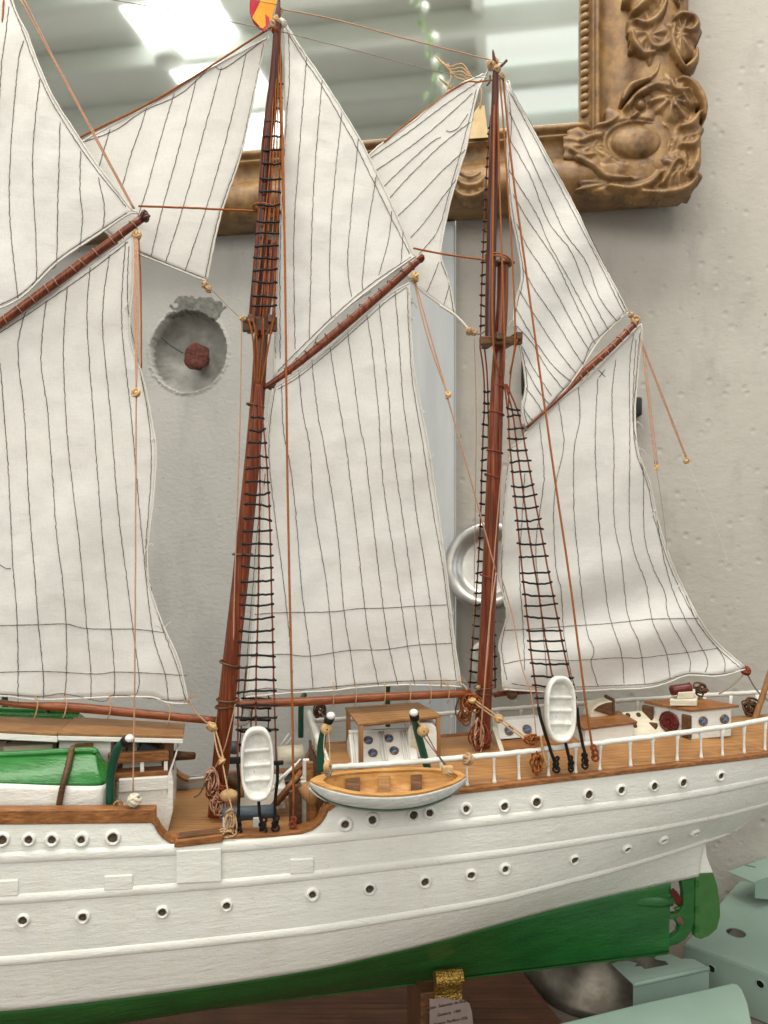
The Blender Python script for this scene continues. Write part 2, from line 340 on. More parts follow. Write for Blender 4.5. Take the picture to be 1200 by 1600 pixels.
def lathe(c, axis, prof, n=20, cap=True):
    c = Vector(c); axis = Vector(axis).normalized(); a = axis.orthogonal().normalized(); b = axis.cross(a); V, Fs = [], []
    for r, h in prof:
        for j in range(n):
            q = 2 * math.pi * j / n; V.append(c + axis * h + (a * math.cos(q) + b * math.sin(q)) * r)
    for i in range(len(prof) - 1):
        for j in range(n): Fs.append((i * n + j, i * n + (j + 1) % n, (i + 1) * n + (j + 1) % n, (i + 1) * n + j))
    if cap: Fs.append(tuple(range(n))); Fs.append(tuple(range((len(prof) - 1) * n, len(prof) * n)))
    return V, Fs
def ring(c, axis, r, rr, n=22, m=7):
    c = Vector(c); axis = Vector(axis).normalized(); a = axis.orthogonal().normalized(); b = axis.cross(a)
    return tube([c + (a * math.cos(2 * math.pi * i / n) + b * math.sin(2 * math.pi * i / n)) * r for i in range(n)], rr, m, closed=True)
def ball(c, rx, ry=None, rz=None, n=10):
    ry = ry or rx; rz = rz or rx; c = Vector(c); V, Fs = [], []
    for i in range(n + 1):
        th = math.pi * i / n
        for j in range(2 * n):
            ph = math.pi * j / n; q = max(math.sin(th), 1e-3); V.append(c + Vector((rx * q * math.cos(ph), ry * q * math.sin(ph), rz * math.cos(th))))
    for i in range(n):
        for j in range(2 * n): Fs.append((i * 2 * n + j, i * 2 * n + (j + 1) % (2 * n), (i + 1) * 2 * n + (j + 1) % (2 * n), (i + 1) * 2 * n + j))
    return V, Fs
def wob(pts, amp, seed=0, fr=60.0):    # small hand-made irregularities on a line
    return [p + noise.noise_vector(p * fr + Vector((seed, seed * 1.7, 0))) * amp for p in pts]
def lerp_pts(a, b, n): return [a.lerp(b, i / (n - 1)) for i in range(n)]
# ================================================================== SETTING
def struct(o, label=None):
    o['kind'] = 'structure'
    if label: o['label'] = label
    return o
# ---- the two walls
a_edge = waz(711, 600)[0]
def lines(lo, hi, d0, d1, fine, coarse):
    L = list(np.arange(lo, d0, coarse)) + list(np.arange(d0, d1, fine)) + list(np.arange(d1, hi, coarse)) + [hi]
    return sorted(set(round(x, 5) for x in L))
hc = waz(294, 549); hR = 64 * 1.44 / 1200
a0_, _ = waz(212, 549); a1_, _ = waz(385, 549); _, z0_ = waz(294, 632); _, z1_ = waz(294, 440)
AL = lines(-2.3, a_edge, a0_, a1_, 0.0016, 0.12); ZL = lines(-0.6, 2.8, z0_, z1_, 0.0016, 0.12)
V, Fs, FM = [], [], []
pc = waz(306, 487)
def wall_depth(a, z):
    da, dz = a - hc[0], z - hc[1]; r = math.hypot(da, dz); an = math.atan2(dz, da)
    Rr = hR * (1 + 0.025 * noise.noise(Vector((math.cos(an) * 3, math.sin(an) * 3, 1))) + 0.02 * noise.noise(Vector((math.cos(an) * 14, math.sin(an) * 14, 5))))
    if r < Rr:
        q = r / Rr; return -0.050 * (1 - q ** 3) ** 0.4 * (1 + .35 * dz / hR) - 0.004 + 0.0022 * noise.noise(Vector((a * 60, z * 60, 0))), 1
    e = ((a - pc[0]) / 0.058) ** 2 + ((z - pc[1] + .004) / 0.042) ** 2 + 0.7 * noise.noise(Vector((a * 38, z * 38, 3))) + 0.35 * noise.noise(Vector((a * 110, z * 110, 3)))
    if e < 0.8: return 0.002 + 0.0035 * noise.noise(Vector((a * 70, z * 70, 7))), 2
    if r < Rr * 1.10: return 0.003 * (1.10 - r / Rr) / .1 + 0.0016 * noise.noise(Vector((a * 200, z * 200, 7))), 0
    return 0.0, 0
for z in ZL:
    for a in AL: V.append((a, z))
na = len(AL); dep = [wall_depth(a, z) for a, z in V]
for j in range(len(ZL) - 1):
    for i in range(na - 1):
        q = (j * na + i, j * na + i + 1, (j + 1) * na + i + 1, (j + 1) * na + i); Fs.append(q); FM.append(max(dep[k][1] for k in q) if max(dep[k][1] for k in q) == 2 else min(dep[k][1] for k in q))
wl = make('wall_left', [W(a, z, d[0]) for (a, z), d in zip(V, dep)], Fs, ['wall_l', 'cement', 'cement_dark'], None, True)
wl.data.polygons.foreach_set('material_index', FM); struct(wl, 'grey white plaster wall with a round hole behind the sails')
ar = 2.2
wr = make('wall_right', [W(a_edge + 0.0005, -0.6, -0.012), W(ar, -0.6, -0.012), W(ar, 2.8, -0.012), W(a_edge + 0.0005, 2.8, -0.012)], [(0, 1, 2, 3)], 'wall_r', None, False)
struct(wr, 'beige plaster wall on the right')
a_s = waz(640, 600)[0]
pb = make('corner_board', *box(W((a_s + a_edge) / 2, 0.55, 0.002), UA * (a_edge - a_s) / 2, NP * 0.012, ZV * 0.62), 'strip', None, False, bevel=0.002)
tag(pb, 'bluish white painted upright board between the two walls', 'board')
# ---- rusty bolt in the hole
bc = wp(306, 555, 0.002); ax = (NP + ZV * 0.12 + UA * 0.10).normalized()
rb = root('rusty_bolt', wp(300, 552, -0.02), 'rusty round bolt head sticking out of the hole in the wall', 'bolt')
hv_, hf_ = lathe(bc, -ax, [(0.003, -.002), (0.012, -.001), (0.018, 0), (0.0235, 0.002), (0.0255, 0.006), (0.0245, 0.011), (0.012, 0.012)], 30)
make('bolt_head', wob(wob(hv_, .0042, 3, 70), .002, 8, 190), hf_, 'rust', rb)
make('bolt_shank', *lathe(bc, -ax, [(0.012, 0.011), (0.012, 0.04)], 16), 'rust', rb)
wi = make('wire', *tube(smoothpts([wp(252, 528, 0.001), wp(268, 541, 0.006), wp(286, 552, 0.004)], 5), 0.0011, 6), 'plug')
tag(wi, 'short dark wire end poking out beside the rusty bolt', 'wire')
# ---- small black plug and socket on the right wall
pl = root('wall_plug', wp(990, 640, -0.012), 'small black plug on the beige wall behind the right sail', 'plug')
make('plug_body', *box(wp(986, 637, 0.008), UA * 0.016, NP * 0.016, ZV * 0.016), 'plug', pl, bevel=0.004)
make('plug_cable', *tube(smoothpts([wp(986, 650, 0.0), wp(975, 690, -0.004), wp(955, 760, -0.006), wp(940, 860, -0.008)], 6), 0.003, 7), 'plug', pl)
sk = root('wall_socket', wp(830, 620, -0.012), 'white wall box with a black top behind the rear mast', 'socket')
make('socket_box', *box(wp(842, 645, 0.004), UA * 0.03, NP * 0.014, ZV * 0.022), 'white', sk, bevel=0.003)
make('socket_cover', *box(wp(842, 590, 0.004), UA * 0.03, NP * 0.014, ZV * 0.03), 'plug', sk, bevel=0.003)

# ---- the looking glass
A0, Z0 = waz(905, 194, 0.085)
LX, TZ = A0 - 1.35, Z0 + 0.95
mr = root('mirror', W(A0 - 0.6, Z0 - 0.13, 0.0), 'large mirror in a carved gilt frame hanging on the wall behind the sails', 'mirror')
make('glass', [W(LX, Z0, 0.078), W(A0, Z0, 0.078), W(A0, TZ, 0.078), W(LX, TZ, 0.078)], [(0, 1, 2, 3)], 'mirror', mr, False)
prof = [(0, .076), (0, .092), (.004, .096), (.012, .097), (.016, .092), (.019, .086), (.0225, .086), (.024, .092), (.029, .092), (.031, .083), (.04, .078),
        (.06, .076), (.073, .080), (.078, .088), (.095, .097), (.115, .101), (.135, .098), (.15, .089), (.158, .08), (.160, .074), (.162, .03), (.158, .0)]
def frame_pt(o, p, k):
    if k == 0: return W(LX - 0.1, Z0 - o * 0.70, p)
    if k == 1: return W(A0 + o * 1.06, Z0 - o * 0.70, p)
    return W(A0 + o * 1.06, TZ + 0.1, p)
for nm, ks in (('bottom_rail', (0, 1)), ('side_rail', (1, 2))):
    V = []; nseg = 40
    for i in range(nseg + 1):
        for o, p in prof:
            q = frame_pt(o, p, ks[0]).lerp(frame_pt(o, p, ks[1]), i / nseg)
            V.append(q + NP * 0.0012 * noise.noise(q * 30) )
    m_ = len(prof); Fs = [(i * m_ + j, i * m_ + j + 1, (i + 1) * m_ + j + 1, (i + 1) * m_ + j) for i in range(nseg) for j in range(m_ - 1)]
    make(nm, V, Fs, 'frame', mr)
# beads of the inner rope moulding
bead = None
for i in range(26):
    z = Z0 + 0.006 + i * 0.0128
    pts = [W(A0 + 0.002 + 0.0115 * k / 5, z + 0.0045 * k / 5 + 0.002 * math.sin(k / 5 * 3.1), 0.0965 + 0.0035 * math.sin(math.pi * k / 5)) for k in range(6)]
    if bead is None:
        bead = make('bead', *tube(pts, [.002, .0045, .0055, .0055, .0045, .002], 8), 'frame', mr); bz = z
    else:
        c = bead.copy(); COL.objects.link(c); c.location = bead.location + ZV * (z - bz)
# carved ornament: height field of leaf scrolls over the corner
def seg_d(P, Q, X, Y):
    dx, dy = Q[0] - P[0], Q[1] - P[1]; L = dx * dx + dy * dy + 1e-9
    t = np.clip(((X - P[0]) * dx + (Y - P[1]) * dy) / L, 0, 1); return np.hypot(X - P[0] - t * dx, Y - P[1] - t * dy), t
def carve(x0, x1, y0, y1, step, pads, ridges, name, pbase, ells):
    xs = np.arange(x0, x1 + .1, step); ys = np.arange(y0, y1 + .1, step); X, Y = np.meshgrid(xs, ys); Hh = np.full(X.shape, -1.0)
    for cx, cy, rx, ry, h, rot in pads:
        c, s_ = math.cos(rot), math.sin(rot); dx, dy = X - cx, Y - cy; u = (dx * c + dy * s_) / rx; v = (-dx * s_ + dy * c) / ry
        an = np.arctan2(v, u); r = np.hypot(u, v) * (1 + 0.10 * np.sin(an * 7 + cx) + 0.05 * np.sin(an * 13 + cy))
        hh = np.where(r < 1, h * np.sqrt(np.clip(1 - r ** 3, 0, 1)) * (1 + 0.18 * np.sin(an * 9 + r * 3)), -1.0); Hh = np.maximum(Hh, hh)
    for pts, wd, h in ridges:
        sp = smoothpts([Vector((p[0], p[1], 0)) for p in pts], 7); m = len(sp)
        for i in range(m - 1):
            d, t = seg_d(sp[i], sp[i + 1], X, Y); f = (i + t) / (m - 1); ww = wd * (0.35 + 0.65 * np.sin(np.pi * np.clip(f * 0.92 + 0.08, 0, 1)))
            q = d / ww; base = np.maximum(Hh, 0) * 0.55
            hh = np.where(q < 1, base + h * np.sqrt(np.clip(1 - q * q, 0, 1)), -1.0); Hh = np.maximum(Hh, hh)
    for cx, cy, rx, ry, h in ells:
        r = np.hypot((X - cx) / rx, (Y - cy) / ry)
        gro = (r > 1) & (r < 1.16); Hh = np.where(gro, 0.004, Hh); rim = (r >= 1.16) & (r < 1.36); Hh = np.where(rim, 0.004 + 0.006 * np.sin((r - 1.16) / 0.2 * np.pi), Hh)
        Hh = np.where(r <= 1, 0.004 + h * np.sqrt(np.clip(1 - r * r, 0, 1)), Hh)
    for _ in range(1):                                             # worn, softened relief
        Mk = Hh >= 0; A = np.where(Mk, Hh, 0); Wt = Mk.astype(float); sA = A.copy(); sW = Wt.copy()
        for dx, dy in ((1, 0), (-1, 0), (0, 1), (0, -1)): sA += np.roll(A, (dy, dx), (0, 1)); sW += np.roll(Wt, (dy, dx), (0, 1))
        Hh = np.where(Mk, sA / np.maximum(sW, 1), Hh)
    nx = len(xs); V = []; idx = -np.ones(X.shape, int); Fs = []
    for j in range(len(ys)):
        for i in range(nx):
            if Hh[j, i] >= 0:
                idx[j, i] = len(V); V.append(wp(X[j, i], Y[j, i], pbase) + NP * (Hh[j, i] * .85 + 0.0005 * noise.noise(Vector((X[j, i] * .12, Y[j, i] * .12, 2)))))
    for j in range(len(ys) - 1):
        for i in range(nx - 1):
            q = (idx[j, i], idx[j, i + 1], idx[j + 1, i + 1], idx[j + 1, i])
            if min(q) >= 0: Fs.append(tuple(int(k) for k in q))
    used = {}; V2 = []
    for f in Fs:
        for k in f:
            if k not in used: used[k] = len(V2); V2.append(V[k])
    F2 = [tuple(used[k] for k in f) for f in Fs]; cnt = {}
    for f in F2:
        for a, b in zip(f, f[1:] + f[:1]): cnt[(a, b)] = 1
    low = {}
    for (a, b) in list(cnt):
        if (b, a) not in cnt:                                      # close the rim back to the frame
            for k in (a, b):
                if k not in low: low[k] = len(V2); V2.append(V2[k] - NP * 0.03)
            F2.append((b, a, low[a], low[b]))
    o = make(name, V2, F2, 'frame', mr)
    return o
pads = [(1000, 228, 78, 62, .012, 0), (1050, 160, 42, 40, .018, 0.4), (1060, 270, 34, 34, .018, 0.3), (925, 232, 55, 30, .010, 0.2), (1062, 60, 30, 42, .016, 0.2),
        (1015, 60, 34, 46, .014, -0.3), (1010, -10, 36, 40, .016, 0.2), (1050, -30, 22, 40, .014, 0), (960, 290, 60, 16, .010, 0), (1020, 300, 60, 14, .010, 0), (1075, 215, 22, 40, .014, 0)]
ridges = [([(975, 175), (1000, 150), (1030, 140), (1060, 152), (1078, 175)], 8, .012), ([(985, 190), (1010, 168), (1035, 162), (1060, 178)], 6, .010), ([(970, 165), (985, 140), (1015, 128)], 7, .012),
          ([(1050, 40), (1062, 32), (1080, 36), (1086, 48), (1076, 58), (1066, 54)], 7, .013), ([(1052, 45), (1048, 70), (1056, 95), (1068, 112)], 7, .012), ([(1068, 112), (1084, 100), (1088, 80)], 6, .010),
          ([(985, 30), (1000, 18), (1014, 0), (1016, -25)], 9, .014), ([(990, 40), (1010, 45), (1030, 30), (1040, 5)], 8, .012), ([(985, 55), (992, 75), (1006, 90), (1022, 88)], 8, .010), ([(1010, 60), (1020, 80), (1040, 76), (1050, 55)], 7, .010),
          ([(1030, 100), (1022, 120), (1005, 130)], 5, .008), ([(1060, 130), (1082, 140), (1096, 165), (1098, 190)], 9, .014), ([(1045, 135), (1052, 150), (1074, 148)], 8, .014), ([(1060, 205), (1078, 200), (1092, 180)], 8, .012),
          ([(1050, 262), (1040, 280), (1030, 295)], 6, .012), ([(1046, 268), (1056, 256), (1068, 262), (1064, 278)], 7, .012), ([(1070, 280), (1084, 262), (1088, 240)], 9, .014), ([(1062, 232), (1080, 232), (1090, 220)], 8, .012),
          ([(900, 250), (925, 262), (950, 280), (985, 282)], 9, .010), ([(905, 225), (935, 215), (955, 225)], 8, .009), ([(950, 295), (985, 300), (1015, 290), (1028, 275)], 9, .012), ([(1000, 305), (1040, 306), (1072, 298), (1086, 282)], 9, .012),
          ([(890, 236), (910, 246), (930, 244)], 6, .008), ([(930, 200), (950, 196), (965, 186)], 6, .008), ([(1040, -30), (1052, -10), (1060, 15)], 6, .010)]
carve(880, 1104, -66, 318, 1.5, pads, ridges, 'corner_carving', 0.092, [(994, 225, 40, 26, .019), (1000, 168, 9, 9, .012)])
# carved shell half way along the bottom rail
carve(700, 772, 262, 322, 1.5, [(735, 290, 33, 22, .008, 0)], [([(708, 296), (722, 308), (738, 310), (756, 302), (764, 288)], 6, .008), ([(712, 282), (726, 292), (745, 292), (758, 280)], 6, .008), ([(718, 272), (735, 280), (752, 272)], 5, .007)], 'rail_carving', 0.092, [])
# ---- price tag hung on the frame
tg = root('paper_tag', wp(752, 220, 0.1), 'yellowed card tag on a string hanging in front of the mirror', 'tag')
make('card', *prism([wp(741, 176, 0.106), wp(748, 165, 0.106), wp(757, 165, 0.106), wp(763, 215, 0.106), wp(733, 217, 0.106)], NP * 0.001), 'tag', tg, False)
sp = []
for k in range(5):
    x = 680 + 4 * k
    sp.append(tube(smoothpts([wp(x, 88 + 3 * k, .11), wp(700 + 3 * k, 104 + 4 * k, .112), wp(722, 100 + 6 * k, .112), wp(735, 118 + 3 * k, .11)], 6), 0.0012, 6))
sp.append(tube(smoothpts([wp(700, 100, .11), wp(705, 118, .112), wp(699, 140, .11)], 6), 0.0012, 6))
sp.append(tube(smoothpts([wp(735, 118, .11), wp(752, 140, .112), wp(750, 168, .108)], 6), 0.0012, 6))
make('string', *join(*sp), 'tan', tg)

# ---- roof seen in the looking glass
HC = ZC + 2.2
def C(a, c, z=HC): return W0 + UA * a + NP * c + Vector((0, 0, z))
def slab(a0, a1, c0, c1, z0, z1): return box(C((a0 + a1) / 2, (c0 + c1) / 2, (z0 + z1) / 2), UA * (a1 - a0) / 2, NP * (c1 - c0) / 2, ZV * (z1 - z0) / 2)
rf = make('ceiling', *slab(-3.2, 2.8, 0.0, 4.6, HC + 0.05, HC + 0.07), 'roof', None, False); struct(rf, 'pale grey green roof sheeting reflected in the mirror')
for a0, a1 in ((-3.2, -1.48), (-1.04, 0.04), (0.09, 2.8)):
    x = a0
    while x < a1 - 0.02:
        wv = min(0.54, a1 - x); o = make('roof_sheet', *slab(x + 0.0005, x + wv - 0.0005, 0.0, 4.6, HC, HC + 0.045), 'glowing_roof' if a0 > 0 else 'roof', rf, False); x += 0.54
make('roof_light_panel', *slab(-1.475, -1.045, 0.3, 4.6, HC, HC + 0.04), 'skylight', rf, False)
make('roof_rib', *slab(0.042, 0.088, 0.0, 4.6, HC - 0.06, HC + 0.04), 'roof', rf, False, bevel=0.01)
for c in (0.75, 1.22, 1.69, 2.14, 2.61, 3.08, 3.55, 4.02):
    make('purlin', *slab(-3.2, 2.8, c, c + 0.055, HC - 0.11, HC - 0.012), 'purlin', rf, False, bevel=0.004)
lp = mirror_pt(266, 92, 2.05)
pd = root('pendant_lamp', lp, 'round pendant lamp seen reflected against the bright roof panel', 'lamp')
make('shade', *lathe(lp, ZV, [(0.058, -0.02), (0.060, -0.016), (0.053, 0.004), (0.035, 0.021), (0.012, 0.03), (0.010, 0.05)], 28), 'purlin', pd)
make('rod', *tube([lp + ZV * 0.05, Vector((lp.x, lp.y, HC))], 0.006, 8), 'purlin', pd)
vn = root('hanging_vine', mirror_pt(665, 180, 1.2), 'thin hanging strand of pale leaves and white beads reflected in the mirror', 'vine')
vp = [mirror_pt(x, y, 1.2) for x, y in ((645, -60), (655, 0), (662, 40), (668, 60), (676, 90), (680, 130), (676, 170), (670, 215))]
vl = smoothpts(vp, 5); make('stem', *tube(vl, 0.0012, 5), 'leaf', vn)
for k in range(0, len(vl), 2):
    q = vl[k] + Vector((random.uniform(-.02, .02), random.uniform(-.01, .01), random.uniform(-.01, .01))); d = Vector((random.uniform(-1, 1), random.uniform(-.4, .4), -1)).normalized()
    sd = d.orthogonal().normalized(); L = random.uniform(.022, .038)
    make('leaf', [q, q + d * L * .35 + sd * L * .3, q + d * L, q + d * L * .35 - sd * L * .3, q + d * L * .4 + d.cross(sd) * L * .1], [(0, 1, 4), (1, 2, 4), (2, 3, 4), (3, 0, 4)], 'leaf', vn)
for x, y in ((664, 14), (680, 62), (681, 100), (688, 128), (697, 140)): make('bead', *ball(mirror_pt(x, y, 1.2), .012, .012, .015, 6), 'crystal', vn)

# ---- table and the things under the ship
fl_ = make('floor', *box((0, -0.5, -0.92), Vector((4, 0, 0)), Vector((0, 3.2, 0)), Vector((0, 0, 0.02))), 'floor', None, False); struct(fl_, 'unseen dark concrete floor added to block light from below')  # unseen, added to keep light from below off the undersides
tb = make('table_top', *box((0.1, 0.62, -0.045), Vector((1.3, 0, 0)), Vector((0, 0.62, 0)), Vector((0, 0, 0.02))), 'table', None, False, bevel=0.003); struct(tb, 'dusty grey brown surface under the stand')
sd_ = root('ship_stand', S(-0.45, 0, 0), 'dark wooden board with a gilded post and a paper label carrying the ship', 'stand')
e0, e1 = dp(812, 1512, 0.0), dp(884, 1604, 0.0); ed = (e0 - e1).normalized()
P1 = e1 - ed * 0.18; P2 = e0 + ed * 0.03
make('base_board', *prism([P2, P1, P1 - U * 1.05, P2 - U * 1.05], (0, 0, -0.0247)), 'board', sd_, False, bevel=0.002)
zk = 0.0935
def gp(px, py, t=0.035): return cp(px, py, t)
# cradle post: wooden web with a gilded scroll on its near edge
ps = st(cp(690, 1540, 0.03))[0]
make('web', *prism([S(ps - 0.026, 0.033, 0), S(ps - 0.026, -0.04, 0), S(ps - 0.026, -0.04, 0.10), S(ps - 0.026, -0.012, zk + .003), S(ps - 0.026, 0.012, zk + .003), S(ps - 0.026, 0.033, 0.098)], U * 0.03), 'dark_wood', sd_, False, bevel=0.001)
gs = st(cp(700, 1540, 0.034))[0]; gw = 0.0168
zt_ = st(cp(700, 1512, 0.034))[2]
sc = [S(0, 0, 0)]
prf = []
for k in range(12): a = R(200 - 250 * k / 11); prf.append((0.036 + 0.009 * math.cos(a), zt_ - 0.0105 + 0.009 * math.sin(a)))
prf += [(0.0375, zt_ - 0.024), (0.036, zt_ - 0.03), (0.0385, zt_ - 0.04), (0.039, zt_ - 0.06), (0.038, 0.0), (0.030, 0.0), (0.030, zt_ - 0.018)]
V = [S(gs - gw, t, z) for t, z in prf] + [S(gs + gw, t, z) for t, z in prf]; n_ = len(prf)
make('gilded_scroll', V, [tuple(range(n_)), tuple(range(2 * n_ - 1, n_ - 1, -1))] + [(i, (i + 1) % n_, n_ + (i + 1) % n_, n_ + i) for i in range(n_)], 'gold', sd_, False, bevel=0.0008)
lt = 0.044
lab = [(671, 1560), (678, 1561), (690, 1558), (700, 1560), (708, 1562), (725, 1562), (733, 1567), (737, 1580), (739, 1600), (739, 1630), (671, 1630)]
lb = make('label', *prism([cp(x, y, lt) for x, y in lab], N * 0.0008), 'paper', sd_, False)
def text(s, px, py, h, parent):
    cu = bpy.data.curves.new('text', 'FONT'); cu.body = s; cu.size = h; cu.extrude = 0.00008; cu.align_x = 'LEFT'; cu.offset = h * 0.012
    ob = bpy.data.objects.new('text', cu); COL.objects.link(ob); bpy.context.view_layer.update()
    me = bpy.data.meshes.new_from_object(ob.evaluated_get(bpy.context.evaluated_depsgraph_get())); bpy.data.objects.remove(ob)
    org = cp(px, py, lt + 0.0011); up = (ZV + U * 0.07).normalized(); al = (U + ZV * 0.07).normalized()
    vs = [org + al * v.co.x + up * v.co.y - N * v.co.z for v in me.vertices]; fs = [tuple(p.vertices) for p in me.polygons]
    make('lettering', vs, fs, 'ink', parent, False)
text('Juan  Sebastian de Elcano', 671.5, 1577, 0.0047, lb); text('Guetaria  1486', 683, 1588.5, 0.0047, lb); text('Oceano Pacifico-1526', 676.5, 1603, 0.0047, lb)
# ---- metal bell on the table
bl = dp(915, 1610, -0.024); bl = Vector((0.318, 1.135, -0.025))
b_ = make('metal_bell', *lathe(bl, ZV, [(0.110, 0.0), (0.112, 0.004), (0.108, 0.012), (0.098, 0.03), (0.085, 0.055), (0.072, 0.085), (0.064, 0.11), (0.05, 0.132), (0.02, 0.142)], 40), 'pewter', base=True)
tag(b_, 'tarnished bell shaped metal shade behind the wooden stand', 'shade')
# ---- pale green steel brackets
def plate(name, poly, thick, parent, mat='bracket', bev=0.0015): return make(name, *prism(poly, (0, 0, -thick)), mat, parent, False, bevel=bev)
zt = 0.04
b0, b1, b2 = dp(1070, 1477, zt), dp(1200, 1525, zt), dp(1200, 1385, zt)
e1_ = (b1 - b0).normalized(); e2_ = (b2 - b0); e2_ = (e2_ - e1_ * e2_.dot(e1_)).normalized()
bb = root('steel_shelf', b0 + e1_ * .2 + e2_ * .1 - ZV * 0.064, 'wide pale green steel channel with round holes behind the rudder', 'bracket', None)
def holes_plate(name, o, ex, ey, lx, ly, thick, holes, parent, mat='bracket'):
    bm = bmesh.new(); nrm = ex.cross(ey).normalized()
    nxs, nys = 1, 1
    outer = [bm.verts.new(o + ex * x + ey * y) for x, y in ((0, 0), (lx, 0), (lx, ly), (0, ly))]
    es = [bm.edges.new((outer[i], outer[(i + 1) % 4])) for i in range(4)]
    for hx, hy, rx, ry in holes:
        hv = [bm.verts.new(o + ex * (hx + rx * math.cos(2 * math.pi * k / 24)) + ey * (hy + ry * math.sin(2 * math.pi * k / 24))) for k in range(24)]
        es += [bm.edges.new((hv[i], hv[(i + 1) % 24])) for i in range(24)]
    bmesh.ops.triangle_fill(bm, use_beauty=True, use_dissolve=False, edges=es)
    bm.faces.ensure_lookup_table()
    kill = []
    for f in bm.faces:
        c = f.calc_center_median() - o; x, y = c.dot(ex), c.dot(ey)
        if any(((x - hx) / rx) ** 2 + ((y - hy) / ry) ** 2 < 0.97 for hx, hy, rx, ry in holes): kill.append(f)
    bmesh.ops.delete(bm, geom=kill, context='FACES')
    bm.verts.index_update(); vs = [v.co.copy() for v in bm.verts]; fs = [tuple(v.index for v in f.verts) for f in bm.faces]; bm.free()
    ob = make(name, vs, fs, mat, parent, False); s = ob.modifiers.new('solid', 'SOLIDIFY'); s.thickness = thick; s.offset = 0
    return ob
hp = dp(1150, 1458, zt) - b0
holes_plate('top_plate', b0, e1_, e2_, 0.6, 0.26, 0.0016, [(hp.dot(e1_), hp.dot(e2_), 0.0135, 0.0135)], bb)
def face_xy(px, py):
    r = ray(px, py); nn = e2_; k = (b0 - CAM).dot(nn) / r.dot(nn); P = CAM + r * k - b0; return P.dot(e1_), -P.z
h1, h2 = face_xy(1112, 1513), face_xy(1188, 1537)
holes_plate('side_plate', b0 - e2_ * 0.0005, e1_, -ZV, 0.6, 0.063, 0.0016, [(h1[0], h1[1], .0042, .0055), (h2[0], h2[1], .0045, .006)], bb)
for k in (h1, h2): make('hole_rim', *ring(b0 + e1_ * k[0] - ZV * k[1] - e2_ * .0015, e2_, .0056, .0009, 20, 6), 'bracket', bb)
make('end_plate', *box(b0 + e2_ * 0.13 - ZV * 0.032 - e1_ * 0.0005, e1_ * 0.0008, e2_ * 0.13, ZV * 0.031), 'bracket', bb, False)
make('folded_edge', *tube(lerp_pts(b0 + e2_ * .0022 - ZV * .0024, b0 + e1_ * .6 + e2_ * .0022 - ZV * .0024, 3), .0034, 14), 'bracket', bb)
# hooked bracket
zh = 0.06; f0, f1 = dp(990, 1538, zh), dp(1108, 1512, zh); k0, k1 = dp(954, 1504, zh), dp(1068, 1488, zh)
hb = root('hooked_bracket', (f0 + f1) / 2 - ZV * 0.03, 'small folded pale green bracket with two hooked tabs below the rudder', 'bracket')
def q4(u, v): return f0.lerp(f1, u).lerp(k0.lerp(k1, u), v)
poly = [q4(*c) for c in ((0, 0), (1, 0), (1, .55), (.97, .62), (.90, .68), (.80, .66), (.80, .60), (.86, .60), (.86, .72), (.82, 1.0), (.70, 1.04), (.58, .98), (.58, .88), (.66, .74), (.63, .52), (.30, .50), (.31, .66), (.22, .70), (.30, .82), (.24, .97), (.10, 1.02), (0, .96))]
plate('tabbed_plate', poly, 0.0018, hb, bev=0.0006)
fd = (f1 - f0)
make('front_flange', *prism([f0, f1, f1 - ZV * 0.04 , f0 - ZV * 0.04], fd.cross(ZV).normalized() * -0.0018), 'bracket', hb, False, bevel=0.0006)
make('folded_edge', *tube(lerp_pts(f0 - ZV * .0022 + Vector((0, .0022, 0)), f1 - ZV * .0022 + Vector((0, .0022, 0)), 3), .0030, 14), 'bracket', hb)
# rounded plate at the bottom
zr = 0.07
rp_ = [(866, 1600), (1000, 1567), (1100, 1545), (1143, 1535), (1152, 1536), (1160, 1545), (1168, 1565), (1175, 1600), (1178, 1640), (1170, 1700), (800, 1700)]
rp = make('rounded_plate', *prism([dp(x, y, zr) for x, y in rp_], (0, 0, -0.095)), 'bracket', None, False, bevel=0.003, base=True)
tag(rp, 'pale green steel plate with a rounded end in the near right corner', 'bracket')
# folded bracket far right
zf = 0.085
g = [dp(x, y, zf) for x, y in ((1137, 1361), (1180, 1379), (1225, 1364), (1225, 1330))]
fb = root('folded_bracket', (g[1] + g[2]) / 2 - ZV * .05, 'folded pale green bracket at the right edge behind the rudder', 'bracket')
plate('top_flange', g, 0.002, fb)
make('front_flange', *prism([g[1], g[2], g[2] - ZV * 0.045, g[1] - ZV * 0.024], (0.0, 0.002, 0)), 'bracket', fb, False)
sl = dp(1172, 1353, zf + .0005)
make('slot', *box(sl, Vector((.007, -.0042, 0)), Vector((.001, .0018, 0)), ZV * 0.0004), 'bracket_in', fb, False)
# aluminium dish leaning behind the rear mast
dc = wp(762, 882, 0.05); dax = (NP + ZV * 0.28 - UA * 0.2).normalized()
ds = make('metal_dish', *lathe(dc, dax, [(0.001, -0.012), (0.045, -0.012), (0.052, -0.009), (0.055, -0.002), (0.060, 0.003), (0.068, 0.006), (0.076, 0.002), (0.078, -0.006), (0.072, -0.012), (0.05, -0.018)], 48, cap=False), 'alu')
tag(ds, 'round aluminium dish leaning on the wall behind the rear mast', 'dish')
# ================================================================== SHIP
SHIP = root('model_ship', S(-0.45, 0, 0.0935), 'white and green wooden model sailing ship with cream sails on three masts', 'model ship')
